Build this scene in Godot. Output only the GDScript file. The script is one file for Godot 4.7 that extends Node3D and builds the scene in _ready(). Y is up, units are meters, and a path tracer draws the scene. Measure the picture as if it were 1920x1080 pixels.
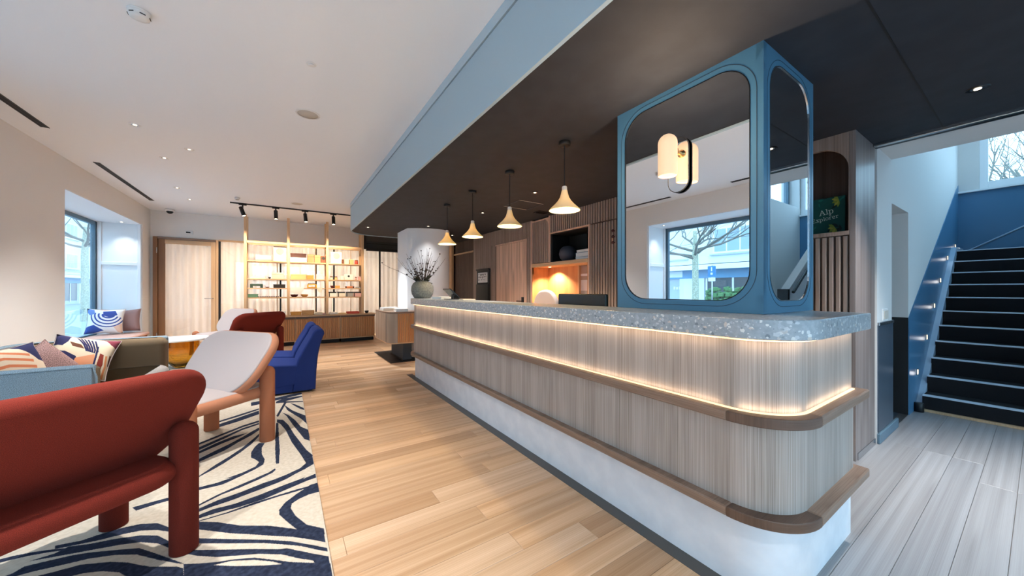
extends Node3D
# A hotel lobby. World: x across the counter, y up, depth d runs along -z (all helpers take depth).

var M := {}
var used := {}
var cache := {}
var rng := RandomNumberGenerator.new()
const SOFFIT := 2.37
const CEIL := 2.876


func _ready() -> void:
	rng.seed = 7
	set_camera()
	set_sky_and_lights()
	make_materials()
	build_shell()
	build_floor()
	build_left_wall()
	build_far_wall()
	build_wood_wall()
	build_stairs()
	build_street()
	build_counter()
	build_pillar()
	build_column_and_cabinet()
	build_display()
	build_rugs()
	build_seating()
	build_ceiling_things()
	build_pendants()
	build_small_things()


func set_camera() -> void:
	var c := Camera3D.new()
	c.name = "camera"
	c.projection = Camera3D.PROJECTION_FRUSTUM
	c.keep_aspect = Camera3D.KEEP_HEIGHT
	c.near = 0.05
	c.far = 200.0
	c.size = 0.05 * 1080.0 / 652.0
	c.frustum_offset = Vector2(0.0, 0.05 * 5.0 / 652.0)
	c.position = Vector3(0, 1.22, 0)
	c.rotation_degrees = Vector3(0, -33.2826, 0)
	c.current = true
	add_child(c)


func set_sky_and_lights() -> void:
	var w := WorldEnvironment.new()
	w.name = "surroundings"
	var e := Environment.new()
	e.background_mode = Environment.BG_SKY
	var sky := Sky.new()
	var sm := ProceduralSkyMaterial.new()
	sm.sky_top_color = Color(0.60, 0.80, 0.94)
	sm.sky_horizon_color = Color(0.70, 0.86, 0.96)
	sm.ground_bottom_color = Color(0.5, 0.55, 0.6)
	sm.ground_horizon_color = Color(0.6, 0.68, 0.74)
	sm.sky_energy_multiplier = 1.0
	sm.sky_curve = 0.25
	sky.sky_material = sm
	e.sky = sky
	e.background_energy_multiplier = SKY_E
	e.tonemap_mode = Environment.TONE_MAPPER_LINEAR
	e.tonemap_exposure = EXPOSURE
	e.sdfgi_enabled = true
	e.ssao_enabled = true
	e.ssil_enabled = true
	w.environment = e
	add_child(w)


const SKY_E := 4.2
const EXPOSURE := 1.42
const WARM := Color(1.0, 0.87, 0.73)
const LAMP := Color(1.0, 0.99, 0.98)


func omni(called: String, at: Vector3, e: float, col: Color, size := 0.03) -> void:
	var l := OmniLight3D.new()
	l.name = called
	l.position = at
	l.light_energy = e
	l.light_color = col
	l.light_size = size
	l.omni_range = 30.0
	l.omni_attenuation = 2.0
	l.shadow_enabled = true
	add_child(l, true)


func spot(called: String, at: Vector3, towards: Vector3, e: float, col: Color, angle := 60.0, size := 0.04, soft := 0.6) -> void:
	var l := SpotLight3D.new()
	l.name = called
	l.light_energy = e
	l.light_color = col
	l.light_size = size
	l.spot_angle = angle
	l.spot_angle_attenuation = soft
	l.spot_range = 30.0
	l.spot_attenuation = 2.0
	l.shadow_enabled = true
	add_child(l, true)
	var up := Vector3.UP if absf(towards.normalized().y) < 0.95 else Vector3.FORWARD
	l.look_at_from_position(at, at + towards, up)


func area(called: String, at: Vector3, towards: Vector3, along: Vector3, w: float, h: float, e: float, col: Color) -> void:
	var l := AreaLight3D.new()
	l.name = called
	l.area_size = Vector2(w, h)
	l.area_normalize_energy = true
	l.light_energy = e
	l.light_color = col
	l.area_range = 30.0
	l.shadow_enabled = true
	add_child(l, true)
	l.look_at_from_position(at, at + towards, along)


# ---------------------------------------------------------------- scene graph helpers
func numbered(called: String) -> String:
	var n: int = used.get(called, 0)
	used[called] = n + 1
	return called if n == 0 else "%s_%03d" % [called, n]


func thing(called: String, label: String, category: String, at := Vector3.ZERO, group := "") -> Node3D:
	var o := Node3D.new()
	o.name = numbered(called)
	o.position = at
	add_child(o)
	return tag(o, label, category, group)


func tag(o: Node3D, label: String, category: String, group := "") -> Node3D:
	o.set_meta("label", label)
	o.set_meta("category", category)
	if group != "":
		o.set_meta("group", group)
	return o


func struct(called: String) -> Node3D:
	var o := Node3D.new()
	o.name = called
	o.set_meta("kind", "structure")
	add_child(o)
	return o


func add(parent: Node3D, called: String, mesh: Mesh, m: Material, at := Vector3.ZERO, rot := Vector3.ZERO) -> MeshInstance3D:
	var o := MeshInstance3D.new()
	o.name = numbered(called) if parent == self else called
	o.mesh = mesh
	o.material_override = m
	o.position = at
	o.rotation = rot
	parent.add_child(o, true)
	return o


func origin(n: Node) -> Vector3:
	var p := Vector3.ZERO
	while n is Node3D and n != self:
		p += n.position
		n = n.get_parent()
	return p


# box between world bounds (depth d0..d1), as a child of an unturned parent
func bx(parent: Node3D, called: String, x0: float, x1: float, y0: float, y1: float, d0: float, d1: float, m: Material, ch := 0.003) -> MeshInstance3D:
	var s := Vector3(absf(x1 - x0), absf(y1 - y0), absf(d1 - d0))
	var c := Vector3((x0 + x1) / 2, (y0 + y1) / 2, -(d0 + d1) / 2)
	return add(parent, called, cbox(s, ch), m, c - origin(parent))


func wall(called: String, x0: float, x1: float, y0: float, y1: float, d0: float, d1: float, m: Material) -> MeshInstance3D:
	var o := bx(self, called, x0, x1, y0, y1, d0, d1, m, 0.0)
	o.set_meta("kind", "structure")
	return o


func meta_stuff(o: Node) -> void:
	o.set_meta("kind", "stuff")


# ---------------------------------------------------------------- mesh helpers
func begin() -> SurfaceTool:
	var st := SurfaceTool.new()
	st.begin(Mesh.PRIMITIVE_TRIANGLES)
	return st


func vert(st: SurfaceTool, p: Vector3, n: Vector3, uv: Vector2) -> void:
	st.set_normal(n)
	st.set_uv(uv)
	st.add_vertex(p)


func tri(st: SurfaceTool, a: Vector3, b: Vector3, c: Vector3, na: Vector3, nb: Vector3, nc: Vector3, ua := Vector2.ZERO, ub := Vector2.ZERO, uc := Vector2.ZERO) -> void:
	if (b - a).cross(c - a).dot(na + nb + nc) > 0.0:
		vert(st, a, na, ua)
		vert(st, c, nc, uc)
		vert(st, b, nb, ub)
	else:
		vert(st, a, na, ua)
		vert(st, b, nb, ub)
		vert(st, c, nc, uc)


func quad(st: SurfaceTool, a: Vector3, b: Vector3, c: Vector3, d: Vector3, n: Vector3) -> void:
	tri(st, a, b, c, n, n, n, Vector2(0, 1), Vector2(1, 1), Vector2(1, 0))
	tri(st, a, c, d, n, n, n, Vector2(0, 1), Vector2(1, 0), Vector2(0, 0))


func cbox(s: Vector3, ch := 0.003) -> Mesh:
	var key := "b%.4f_%.4f_%.4f_%.4f" % [s.x, s.y, s.z, ch]
	if cache.has(key):
		return cache[key]
	var st := begin()
	box_into(st, Vector3.ZERO, s, ch)
	cache[key] = st.commit()
	return cache[key]


func box_into(st: SurfaceTool, c: Vector3, s: Vector3, ch := 0.0) -> void:
	var h := s / 2
	ch = minf(ch, minf(h.x, minf(h.y, h.z)) * 0.6)
	for ax in 3:
		var b := (ax + 1) % 3
		var d := (ax + 2) % 3
		for sg in [-1.0, 1.0]:
			var n := Vector3.ZERO
			n[ax] = sg
			var q: Array[Vector3] = []
			for k in [[-1, -1], [1, -1], [1, 1], [-1, 1]]:
				var p := Vector3.ZERO
				p[ax] = sg * h[ax]
				p[b] = k[0] * (h[b] - ch)
				p[d] = k[1] * (h[d] - ch)
				q.append(c + p)
			quad(st, q[0], q[1], q[2], q[3], n)
	if ch <= 0.0:
		return
	for ax in 3:
		var b := (ax + 1) % 3
		var d := (ax + 2) % 3
		for sb in [-1.0, 1.0]:
			for sd in [-1.0, 1.0]:
				var n := Vector3.ZERO
				n[b] = sb
				n[d] = sd
				n = n.normalized()
				var q: Array[Vector3] = []
				for k in [[-1, 0], [1, 0], [1, 1], [-1, 1]]:
					var p := Vector3.ZERO
					p[ax] = k[0] * (h[ax] - ch)
					p[b] = sb * (h[b] - (ch if k[1] == 0 else 0.0))
					p[d] = sd * (h[d] - (0.0 if k[1] == 0 else ch))
					q.append(c + p)
				quad(st, q[0], q[1], q[2], q[3], n)
	for sx in [-1.0, 1.0]:
		for sy in [-1.0, 1.0]:
			for sz in [-1.0, 1.0]:
				var sg := Vector3(sx, sy, sz)
				var n := sg.normalized()
				var p := h - Vector3(ch, ch, ch)
				tri(st, c + sg * Vector3(h.x, p.y, p.z), c + sg * Vector3(p.x, h.y, p.z), c + sg * Vector3(p.x, p.y, h.z), n, n, n)


# outline of a rounded rectangle, counter-clockwise
func rrect(w: float, h: float, r: float, seg := 8) -> PackedVector2Array:
	return rrect4(w, h, [r, r, r, r], seg)


func rrect4(w: float, h: float, r: Array, seg := 8) -> PackedVector2Array:
	var out := PackedVector2Array()
	var cs := [Vector2(1, 1), Vector2(-1, 1), Vector2(-1, -1), Vector2(1, -1)]
	for i in 4:
		var rr: float = r[i]
		var c := Vector2(cs[i].x * (w / 2 - rr), cs[i].y * (h / 2 - rr))
		for k in seg + 1:
			var a := PI / 2 * i + PI / 2 * k / seg
			out.append(c + Vector2(cos(a), sin(a)) * rr)
	return out


func outline_normals(poly: PackedVector2Array) -> PackedVector2Array:
	var out := PackedVector2Array()
	var n := poly.size()
	for i in n:
		var a := (poly[i] - poly[(i + n - 1) % n]).normalized()
		var b := (poly[(i + 1) % n] - poly[i]).normalized()
		if a == Vector2.ZERO:
			a = b
		if b == Vector2.ZERO:
			b = a
		var t := (a + b).normalized()
		out.append(Vector2(t.y, -t.x))
	return out


# a padded or chamfered plate: outline (ccw) in xy, thickness along z centred on 0, edge radius r. bend: Callable(Vector3)->Vector3
func slab(poly: PackedVector2Array, thick: float, r: float, seg := 5, bend: Variant = null, dome := 0.0, sharp := 35.0) -> Mesh:
	var st := begin()
	slab_into(st, poly, thick, r, seg, bend, dome, sharp)
	if bend != null or dome != 0.0:
		st.index()
		st.generate_normals()
	return st.commit()


func slab_into(st: SurfaceTool, poly0: PackedVector2Array, thick: float, r: float, seg := 5, bend: Variant = null, dome := 0.0, sharp := 35.0) -> void:
	# drop doubled points, split sharp corners
	var poly := PackedVector2Array()
	for i in poly0.size():
		if poly0[i].distance_to(poly0[(i + 1) % poly0.size()]) > 0.0004:
			poly.append(poly0[i])
	var n := poly.size()
	var on := outline_normals(poly)
	var rings: Array = []
	var prof: Array = []
	r = minf(r, thick / 2)
	if r <= 0.0:
		prof = [[0.0, -thick / 2, 0.0], [0.0, thick / 2, 0.0]]
	else:
		for k in seg + 1:
			var a := -PI / 2 + PI / 2 * k / seg
			prof.append([r * (1 - cos(a)), -thick / 2 + r + r * sin(a), a])
		for k in seg + 1:
			var a := PI / 2 * k / seg
			prof.append([r * (1 - cos(a)), thick / 2 - r + r * sin(a), a])
	for pr in prof:
		var ring: Array = []
		for i in n:
			var q: Vector2 = poly[i] - on[i] * pr[0]
			ring.append(Vector3(q.x, q.y, pr[1]))
		rings.append(ring)
	var f := func(p: Vector3) -> Vector3: return bend.call(p) if bend != null else p
	var run := 0.0
	for i in n:
		var j := (i + 1) % n
		var e := (poly[j] - poly[i])
		var en := Vector2(e.y, -e.x).normalized()
		var ni: Vector2 = on[i] if on[i].angle_to(en) < deg_to_rad(sharp) and on[i].angle_to(en) > -deg_to_rad(sharp) else en
		var nj: Vector2 = on[j] if on[j].angle_to(en) < deg_to_rad(sharp) and on[j].angle_to(en) > -deg_to_rad(sharp) else en
		for k in rings.size() - 1:
			var a0: float = prof[k][2]
			var a1: float = prof[k + 1][2]
			var nia := Vector3(ni.x * cos(a0), ni.y * cos(a0), sin(a0))
			var nja := Vector3(nj.x * cos(a0), nj.y * cos(a0), sin(a0))
			var nib := Vector3(ni.x * cos(a1), ni.y * cos(a1), sin(a1))
			var njb := Vector3(nj.x * cos(a1), nj.y * cos(a1), sin(a1))
			var pa: Vector3 = f.call(rings[k][i])
			var pb: Vector3 = f.call(rings[k][j])
			var pc: Vector3 = f.call(rings[k + 1][j])
			var pd: Vector3 = f.call(rings[k + 1][i])
			var ua := Vector2(run, rings[k][i].z)
			var ub := Vector2(run + e.length(), rings[k][i].z)
			var uc := Vector2(run + e.length(), rings[k + 1][i].z)
			var ud := Vector2(run, rings[k + 1][i].z)
			tri(st, pa, pb, pc, nia, nja, njb, ua, ub, uc)
			tri(st, pa, pc, pd, nia, njb, nib, ua, uc, ud)
		run += e.length()
	for side in [0, rings.size() - 1]:
		var flat := PackedVector2Array()
		for p in rings[side]:
			flat.append(Vector2(p.x, p.y))
		var nz := Vector3(0, 0, -1.0 if side == 0 else 1.0)
		if dome != 0.0 or bend != null:
			# concentric rings to the middle so that the face can bend
			var mid := Vector2.ZERO
			for p in flat:
				mid += p
			mid /= n
			var z: float = rings[side][0].z
			var steps := 6
			for s in steps:
				var t0 := 1.0 - float(s) / steps
				var t1 := 1.0 - float(s + 1) / steps
				var z0 := z + nz.z * dome * (1 - t0 * t0)
				var z1 := z + nz.z * dome * (1 - t1 * t1)
				for i in n:
					var j := (i + 1) % n
					var p0 := mid + (flat[i] - mid) * t0
					var p1 := mid + (flat[j] - mid) * t0
					var p2 := mid + (flat[j] - mid) * t1
					var p3 := mid + (flat[i] - mid) * t1
					var va: Vector3 = f.call(Vector3(p0.x, p0.y, z0))
					var vb: Vector3 = f.call(Vector3(p1.x, p1.y, z0))
					var vc: Vector3 = f.call(Vector3(p2.x, p2.y, z1))
					tri(st, va, vb, vc, nz, nz, nz, p0, p1, p2)
					if s < steps - 1:
						tri(st, va, vc, f.call(Vector3(p3.x, p3.y, z1)), nz, nz, nz, p0, p2, p3)
		else:
			var idx := Geometry2D.triangulate_polygon(flat)
			for k in range(0, idx.size(), 3):
				var a := flat[idx[k]]
				var b := flat[idx[k + 1]]
				var c := flat[idx[k + 2]]
				var z: float = rings[side][0].z
				tri(st, Vector3(a.x, a.y, z), Vector3(b.x, b.y, z), Vector3(c.x, c.y, z), nz, nz, nz, a, b, c)


# a level plate cut to a plan outline given as (x, d) points; stands from y0 to y1
func plan_mesh(poly: PackedVector2Array, y0: float, y1: float, r := 0.0, seg := 4) -> Mesh:
	return slab(poly, y1 - y0, r, seg)


func plan(parent: Node3D, called: String, poly: PackedVector2Array, y0: float, y1: float, m: Material, r := 0.0, seg := 4) -> MeshInstance3D:
	# slab is in (x, d) with z up: turn it so that slab z -> +y and d -> -z
	var p := PackedVector2Array(poly)
	if area_of(p) < 0.0:
		p.reverse()
	return add(parent, called, plan_mesh(p, y0, y1, r, seg), m, Vector3(0, (y0 + y1) / 2, 0) - origin(parent), Vector3(-PI / 2, 0, 0))


func area_of(p: PackedVector2Array) -> float:
	var a := 0.0
	for i in p.size():
		a += p[i].cross(p[(i + 1) % p.size()])
	return a / 2


func lathe(prof: Array, seg := 28) -> Mesh:
	var st := begin()
	lathe_into(st, prof, seg, Vector3.ZERO)
	return st.commit()


func lathe_into(st: SurfaceTool, prof: Array, seg: int, at: Vector3) -> void:
	# prof: Vector2(radius, y) from bottom outside to wherever; normals to the right of travel going up
	var n := prof.size()
	var nn: Array = []
	for i in n:
		var a: Vector2 = prof[i] - prof[maxi(i - 1, 0)]
		var b: Vector2 = prof[mini(i + 1, n - 1)] - prof[i]
		if a.length() < 1e-6:
			a = b
		if b.length() < 1e-6:
			b = a
		a = a.normalized()
		b = b.normalized()
		nn.append([Vector2(a.y, -a.x), Vector2(b.y, -b.x)])
	for i in n - 1:
		var p: Vector2 = prof[i]
		var q: Vector2 = prof[i + 1]
		var e := (q - p).normalized()
		var en := Vector2(e.y, -e.x)
		var smooth_p: bool = nn[i][0].dot(nn[i][1]) > 0.6
		var smooth_q: bool = nn[i + 1][0].dot(nn[i + 1][1]) > 0.6
		var np: Vector2 = (nn[i][0] + nn[i][1]).normalized() if smooth_p else en
		var nq: Vector2 = (nn[i + 1][0] + nn[i + 1][1]).normalized() if smooth_q else en
		for k in seg:
			var a := TAU * k / seg
			var b := TAU * (k + 1) / seg
			var ca := Vector3(cos(a), 0, sin(a))
			var cb := Vector3(cos(b), 0, sin(b))
			var y := Vector3.UP
			var v0 := at + ca * p.x + y * p.y
			var v1 := at + cb * p.x + y * p.y
			var v2 := at + cb * q.x + y * q.y
			var v3 := at + ca * q.x + y * q.y
			var n0 := ca * np.x + y * np.y
			var n1 := cb * np.x + y * np.y
			var n2 := cb * nq.x + y * nq.y
			var n3 := ca * nq.x + y * nq.y
			var u0 := Vector2(float(k) / seg, p.y)
			var u1 := Vector2(float(k + 1) / seg, p.y)
			if p.x > 1e-6:
				tri(st, v0, v1, v2, n0, n1, n2, u0, u1, Vector2(u1.x, q.y))
			if q.x > 1e-6:
				tri(st, v0, v2, v3, n0, n2, n3, u0, Vector2(u1.x, q.y), Vector2(u0.x, q.y))


func cyl(r: float, y0: float, y1: float, seg := 24, ch := 0.002) -> Mesh:
	return lathe([Vector2(0, y0), Vector2(r - ch, y0), Vector2(r, y0 + ch), Vector2(r, y1 - ch), Vector2(r - ch, y1), Vector2(0, y1)], seg)


func tube(pts: Array, radii: Variant, seg := 8) -> Mesh:
	var st := begin()
	tube_into(st, pts, radii, seg)
	return st.commit()


func tube_into(st: SurfaceTool, pts: Array, radii: Variant, seg := 8) -> void:
	var n := pts.size()
	var rings: Array = []
	var norms: Array = []
	var side := Vector3.ZERO
	for i in n:
		var t: Vector3 = (pts[mini(i + 1, n - 1)] - pts[maxi(i - 1, 0)]).normalized()
		if side == Vector3.ZERO:
			side = t.cross(Vector3.UP if absf(t.y) < 0.9 else Vector3.RIGHT).normalized()
		side = (side - t * side.dot(t)).normalized()
		var b := t.cross(side)
		var r: float = radii if radii is float else radii[i]
		var ring: Array = []
		var nr: Array = []
		for k in seg:
			var a := TAU * k / seg
			var d := side * cos(a) + b * sin(a)
			ring.append(pts[i] + d * r)
			nr.append(d)
		rings.append(ring)
		norms.append(nr)
	for i in n - 1:
		for k in seg:
			var j := (k + 1) % seg
			tri(st, rings[i][k], rings[i][j], rings[i + 1][j], norms[i][k], norms[i][j], norms[i + 1][j])
			tri(st, rings[i][k], rings[i + 1][j], rings[i + 1][k], norms[i][k], norms[i + 1][j], norms[i + 1][k])
	for e in [0, n - 1]:
		var t: Vector3 = (pts[0] - pts[1]).normalized() if e == 0 else (pts[n - 1] - pts[n - 2]).normalized()
		for k in range(1, seg - 1):
			tri(st, rings[e][0], rings[e][k], rings[e][k + 1], t, t, t)


# a flat plate with a hole: two outlines with the same number of points, thickness along z
func ring_plate(outer: PackedVector2Array, inner: PackedVector2Array, thick: float) -> Mesh:
	var st := begin()
	var n := outer.size()
	var h := thick / 2
	for i in n:
		var j := (i + 1) % n
		for s in [-1.0, 1.0]:
			var nz := Vector3(0, 0, s)
			var a := Vector3(outer[i].x, outer[i].y, s * h)
			var b := Vector3(outer[j].x, outer[j].y, s * h)
			var c := Vector3(inner[j].x, inner[j].y, s * h)
			var d := Vector3(inner[i].x, inner[i].y, s * h)
			tri(st, a, b, c, nz, nz, nz)
			tri(st, a, c, d, nz, nz, nz)
		for w in 2:
			var l := outer if w == 0 else inner
			var e := l[j] - l[i]
			if e.length() < 1e-6:
				continue
			var en := Vector2(e.y, -e.x).normalized() * (1.0 if w == 0 else -1.0)
			var nn := Vector3(en.x, en.y, 0)
			var a := Vector3(l[i].x, l[i].y, -h)
			var b := Vector3(l[j].x, l[j].y, -h)
			var c := Vector3(l[j].x, l[j].y, h)
			var d := Vector3(l[i].x, l[i].y, h)
			quad(st, a, b, c, d, nn)
	return st.commit()


# points on a rectangle (half sizes a, b) in the directions of the points of a rounded outline
func frame_of(inner: PackedVector2Array, x0: float, x1: float, y0: float, y1: float) -> PackedVector2Array:
	var out := PackedVector2Array()
	var c := Vector2.ZERO
	for p in inner:
		c += p
	c /= inner.size()
	for p in inner:
		var d := p - c
		var t := 1e9
		if d.x > 1e-6:
			t = minf(t, (x1 - c.x) / d.x)
		if d.x < -1e-6:
			t = minf(t, (x0 - c.x) / d.x)
		if d.y > 1e-6:
			t = minf(t, (y1 - c.y) / d.y)
		if d.y < -1e-6:
			t = minf(t, (y0 - c.y) / d.y)
		out.append(c + d * t)
	# put the nearest points exactly into the corners
	for k in [Vector2(x0, y0), Vector2(x1, y0), Vector2(x1, y1), Vector2(x0, y1)]:
		var best := 0
		for i in out.size():
			if out[i].distance_to(k) < out[best].distance_to(k):
				best = i
		out[best] = k
	return out


func arc(cx: float, cy: float, r: float, a0: float, a1: float, seg := 10) -> PackedVector2Array:
	var out := PackedVector2Array()
	for k in seg + 1:
		var a := deg_to_rad(lerpf(a0, a1, float(k) / seg))
		out.append(Vector2(cx + r * cos(a), cy + r * sin(a)))
	return out


func pillow(w: float, h: float, t: float) -> Mesh:
	var st := begin()
	var n := 14
	for side in [-1.0, 1.0]:
		for i in n:
			for j in n:
				var p: Array = []
				var uv: Array = []
				for k in [[0, 0], [1, 0], [1, 1], [0, 1]]:
					var u: float = (i + k[0]) / float(n) * 2 - 1
					var v: float = (j + k[1]) / float(n) * 2 - 1
					var pin: float = 1.0 - 0.10 * (1 - v * v) * u * u
					var pin2: float = 1.0 - 0.10 * (1 - u * u) * v * v
					var z: float = side * (t / 2 * pow((1 - pow(absf(u), 2.6)) * (1 - pow(absf(v), 2.6)), 0.55))
					p.append(Vector3(u * w / 2 * pin, v * h / 2 * pin2, z))
					uv.append(Vector2((u + 1) / 2, (1 - v) / 2))
				var nz := Vector3(0, 0, side)
				tri(st, p[0], p[1], p[2], nz, nz, nz, uv[0], uv[1], uv[2])
				tri(st, p[0], p[2], p[3], nz, nz, nz, uv[0], uv[2], uv[3])
	st.generate_normals()
	return st.commit()


# ---------------------------------------------------------------- materials
func noise_bytes(sd: int, w: int, h: int, nw: int, nh: int, freq: float, oct := 3) -> PackedByteArray:
	var f := FastNoiseLite.new()
	f.seed = sd
	f.noise_type = FastNoiseLite.TYPE_SIMPLEX_SMOOTH
	f.frequency = freq
	f.fractal_octaves = oct
	var im := f.get_seamless_image(nw, nh, false, false, 0.15, true)
	im.convert(Image.FORMAT_L8)
	if nw == w and nh == h:
		return im.get_data()
	# wrap a margin round it before stretching, so that the stretched picture still repeats without a seam
	var pad := 2
	var sx := w / nw
	var sy := h / nh
	var big := Image.create(nw + 2 * pad, nh + 2 * pad, false, Image.FORMAT_L8)
	for ox in [-1, 0, 1]:
		for oy in [-1, 0, 1]:
			big.blit_rect(im, Rect2i(0, 0, nw, nh), Vector2i(pad + ox * nw, pad + oy * nh))
	big.resize((nw + 2 * pad) * sx, (nh + 2 * pad) * sy, Image.INTERPOLATE_CUBIC)
	return big.get_region(Rect2i(pad * sx, pad * sy, w, h)).get_data()


func ramp(stops: Array) -> PackedByteArray:
	var g := Gradient.new()
	g.offsets = PackedFloat32Array(stops.map(func(s): return s[0]))
	g.colors = PackedColorArray(stops.map(func(s): return Color(s[1])))
	var out := PackedByteArray()
	for i in 256:
		var c := g.sample(i / 255.0)
		out.append_array([int(c.r8), int(c.g8), int(c.b8)])
	return out


# wood with the grain running up the picture
func wood_image(sd: int, w: int, h: int, stops: Array, fine := 0.5) -> Image:
	var a := noise_bytes(sd, w, h, 128, 8, 0.05, 3)
	var b := noise_bytes(sd + 1, w, h, w, 4, 0.22, 2)
	var c := noise_bytes(sd + 2, w, h, w, 8, 0.35, 2)
	var lut := ramp(stops)
	var out := PackedByteArray()
	out.resize(w * h * 3)
	for i in w * h:
		var t := int(clampf(a[i] * (1.0 - fine) + b[i] * fine * 0.6 + c[i] * fine * 0.4, 0, 255)) * 3
		out[i * 3] = lut[t]
		out[i * 3 + 1] = lut[t + 1]
		out[i * 3 + 2] = lut[t + 2]
	return Image.create_from_data(w, h, false, Image.FORMAT_RGB8, out)


func turned(im: Image) -> Image:
	var c: Image = im.duplicate()
	c.rotate_90(CLOCKWISE)
	return c


func tex(im: Image) -> ImageTexture:
	return ImageTexture.create_from_image(im)


func speckle(sd: int, side: int, freq: float, lo: String, hi: String, oct := 3) -> Image:
	var a := noise_bytes(sd, side, side, side, side, freq, oct)
	var lut := ramp([[0.25, lo], [0.75, hi]])
	var out := PackedByteArray()
	out.resize(side * side * 3)
	for i in side * side:
		out[i * 3] = lut[a[i] * 3]
		out[i * 3 + 1] = lut[a[i] * 3 + 1]
		out[i * 3 + 2] = lut[a[i] * 3 + 2]
	return Image.create_from_data(side, side, false, Image.FORMAT_RGB8, out)


func mat(called: String, col: Color, rough := 0.6, metal := 0.0) -> StandardMaterial3D:
	var m := StandardMaterial3D.new()
	m.resource_name = called
	m.albedo_color = col
	m.roughness = rough
	m.metallic = metal
	M[called] = m
	return m


func tri_mat(called: String, t: Texture2D, scale: Vector3, rough := 0.5, col := Color.WHITE, world := false, off := Vector3.ZERO) -> StandardMaterial3D:
	var m := mat(called, col, rough)
	m.albedo_texture = t
	m.uv1_triplanar = true
	m.uv1_world_triplanar = world
	m.uv1_scale = scale
	m.uv1_offset = off
	m.uv1_triplanar_sharpness = 8.0
	return m


func uv_mat(called: String, t: Texture2D, rough := 0.5, scale := Vector3.ONE) -> StandardMaterial3D:
	var m := mat(called, Color.WHITE, rough)
	m.albedo_texture = t
	m.uv1_scale = scale
	return m


func glow(called: String, col: Color, e: float) -> StandardMaterial3D:
	var m := mat(called, col, 0.5)
	m.emission_enabled = true
	m.emission = col
	m.emission_energy_multiplier = e
	return m


func fabric(called: String, col: Color, t: Texture2D, bump: Texture2D, scale := 5.0) -> StandardMaterial3D:
	var m := tri_mat(called, t, Vector3.ONE * scale, 0.95, col)
	m.heightmap_enabled = true
	m.heightmap_texture = bump
	m.heightmap_scale = 0.08
	m.metallic_specular = 0.25
	m.rim_enabled = true
	m.rim = 0.25
	m.rim_tint = 0.8
	return m


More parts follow.
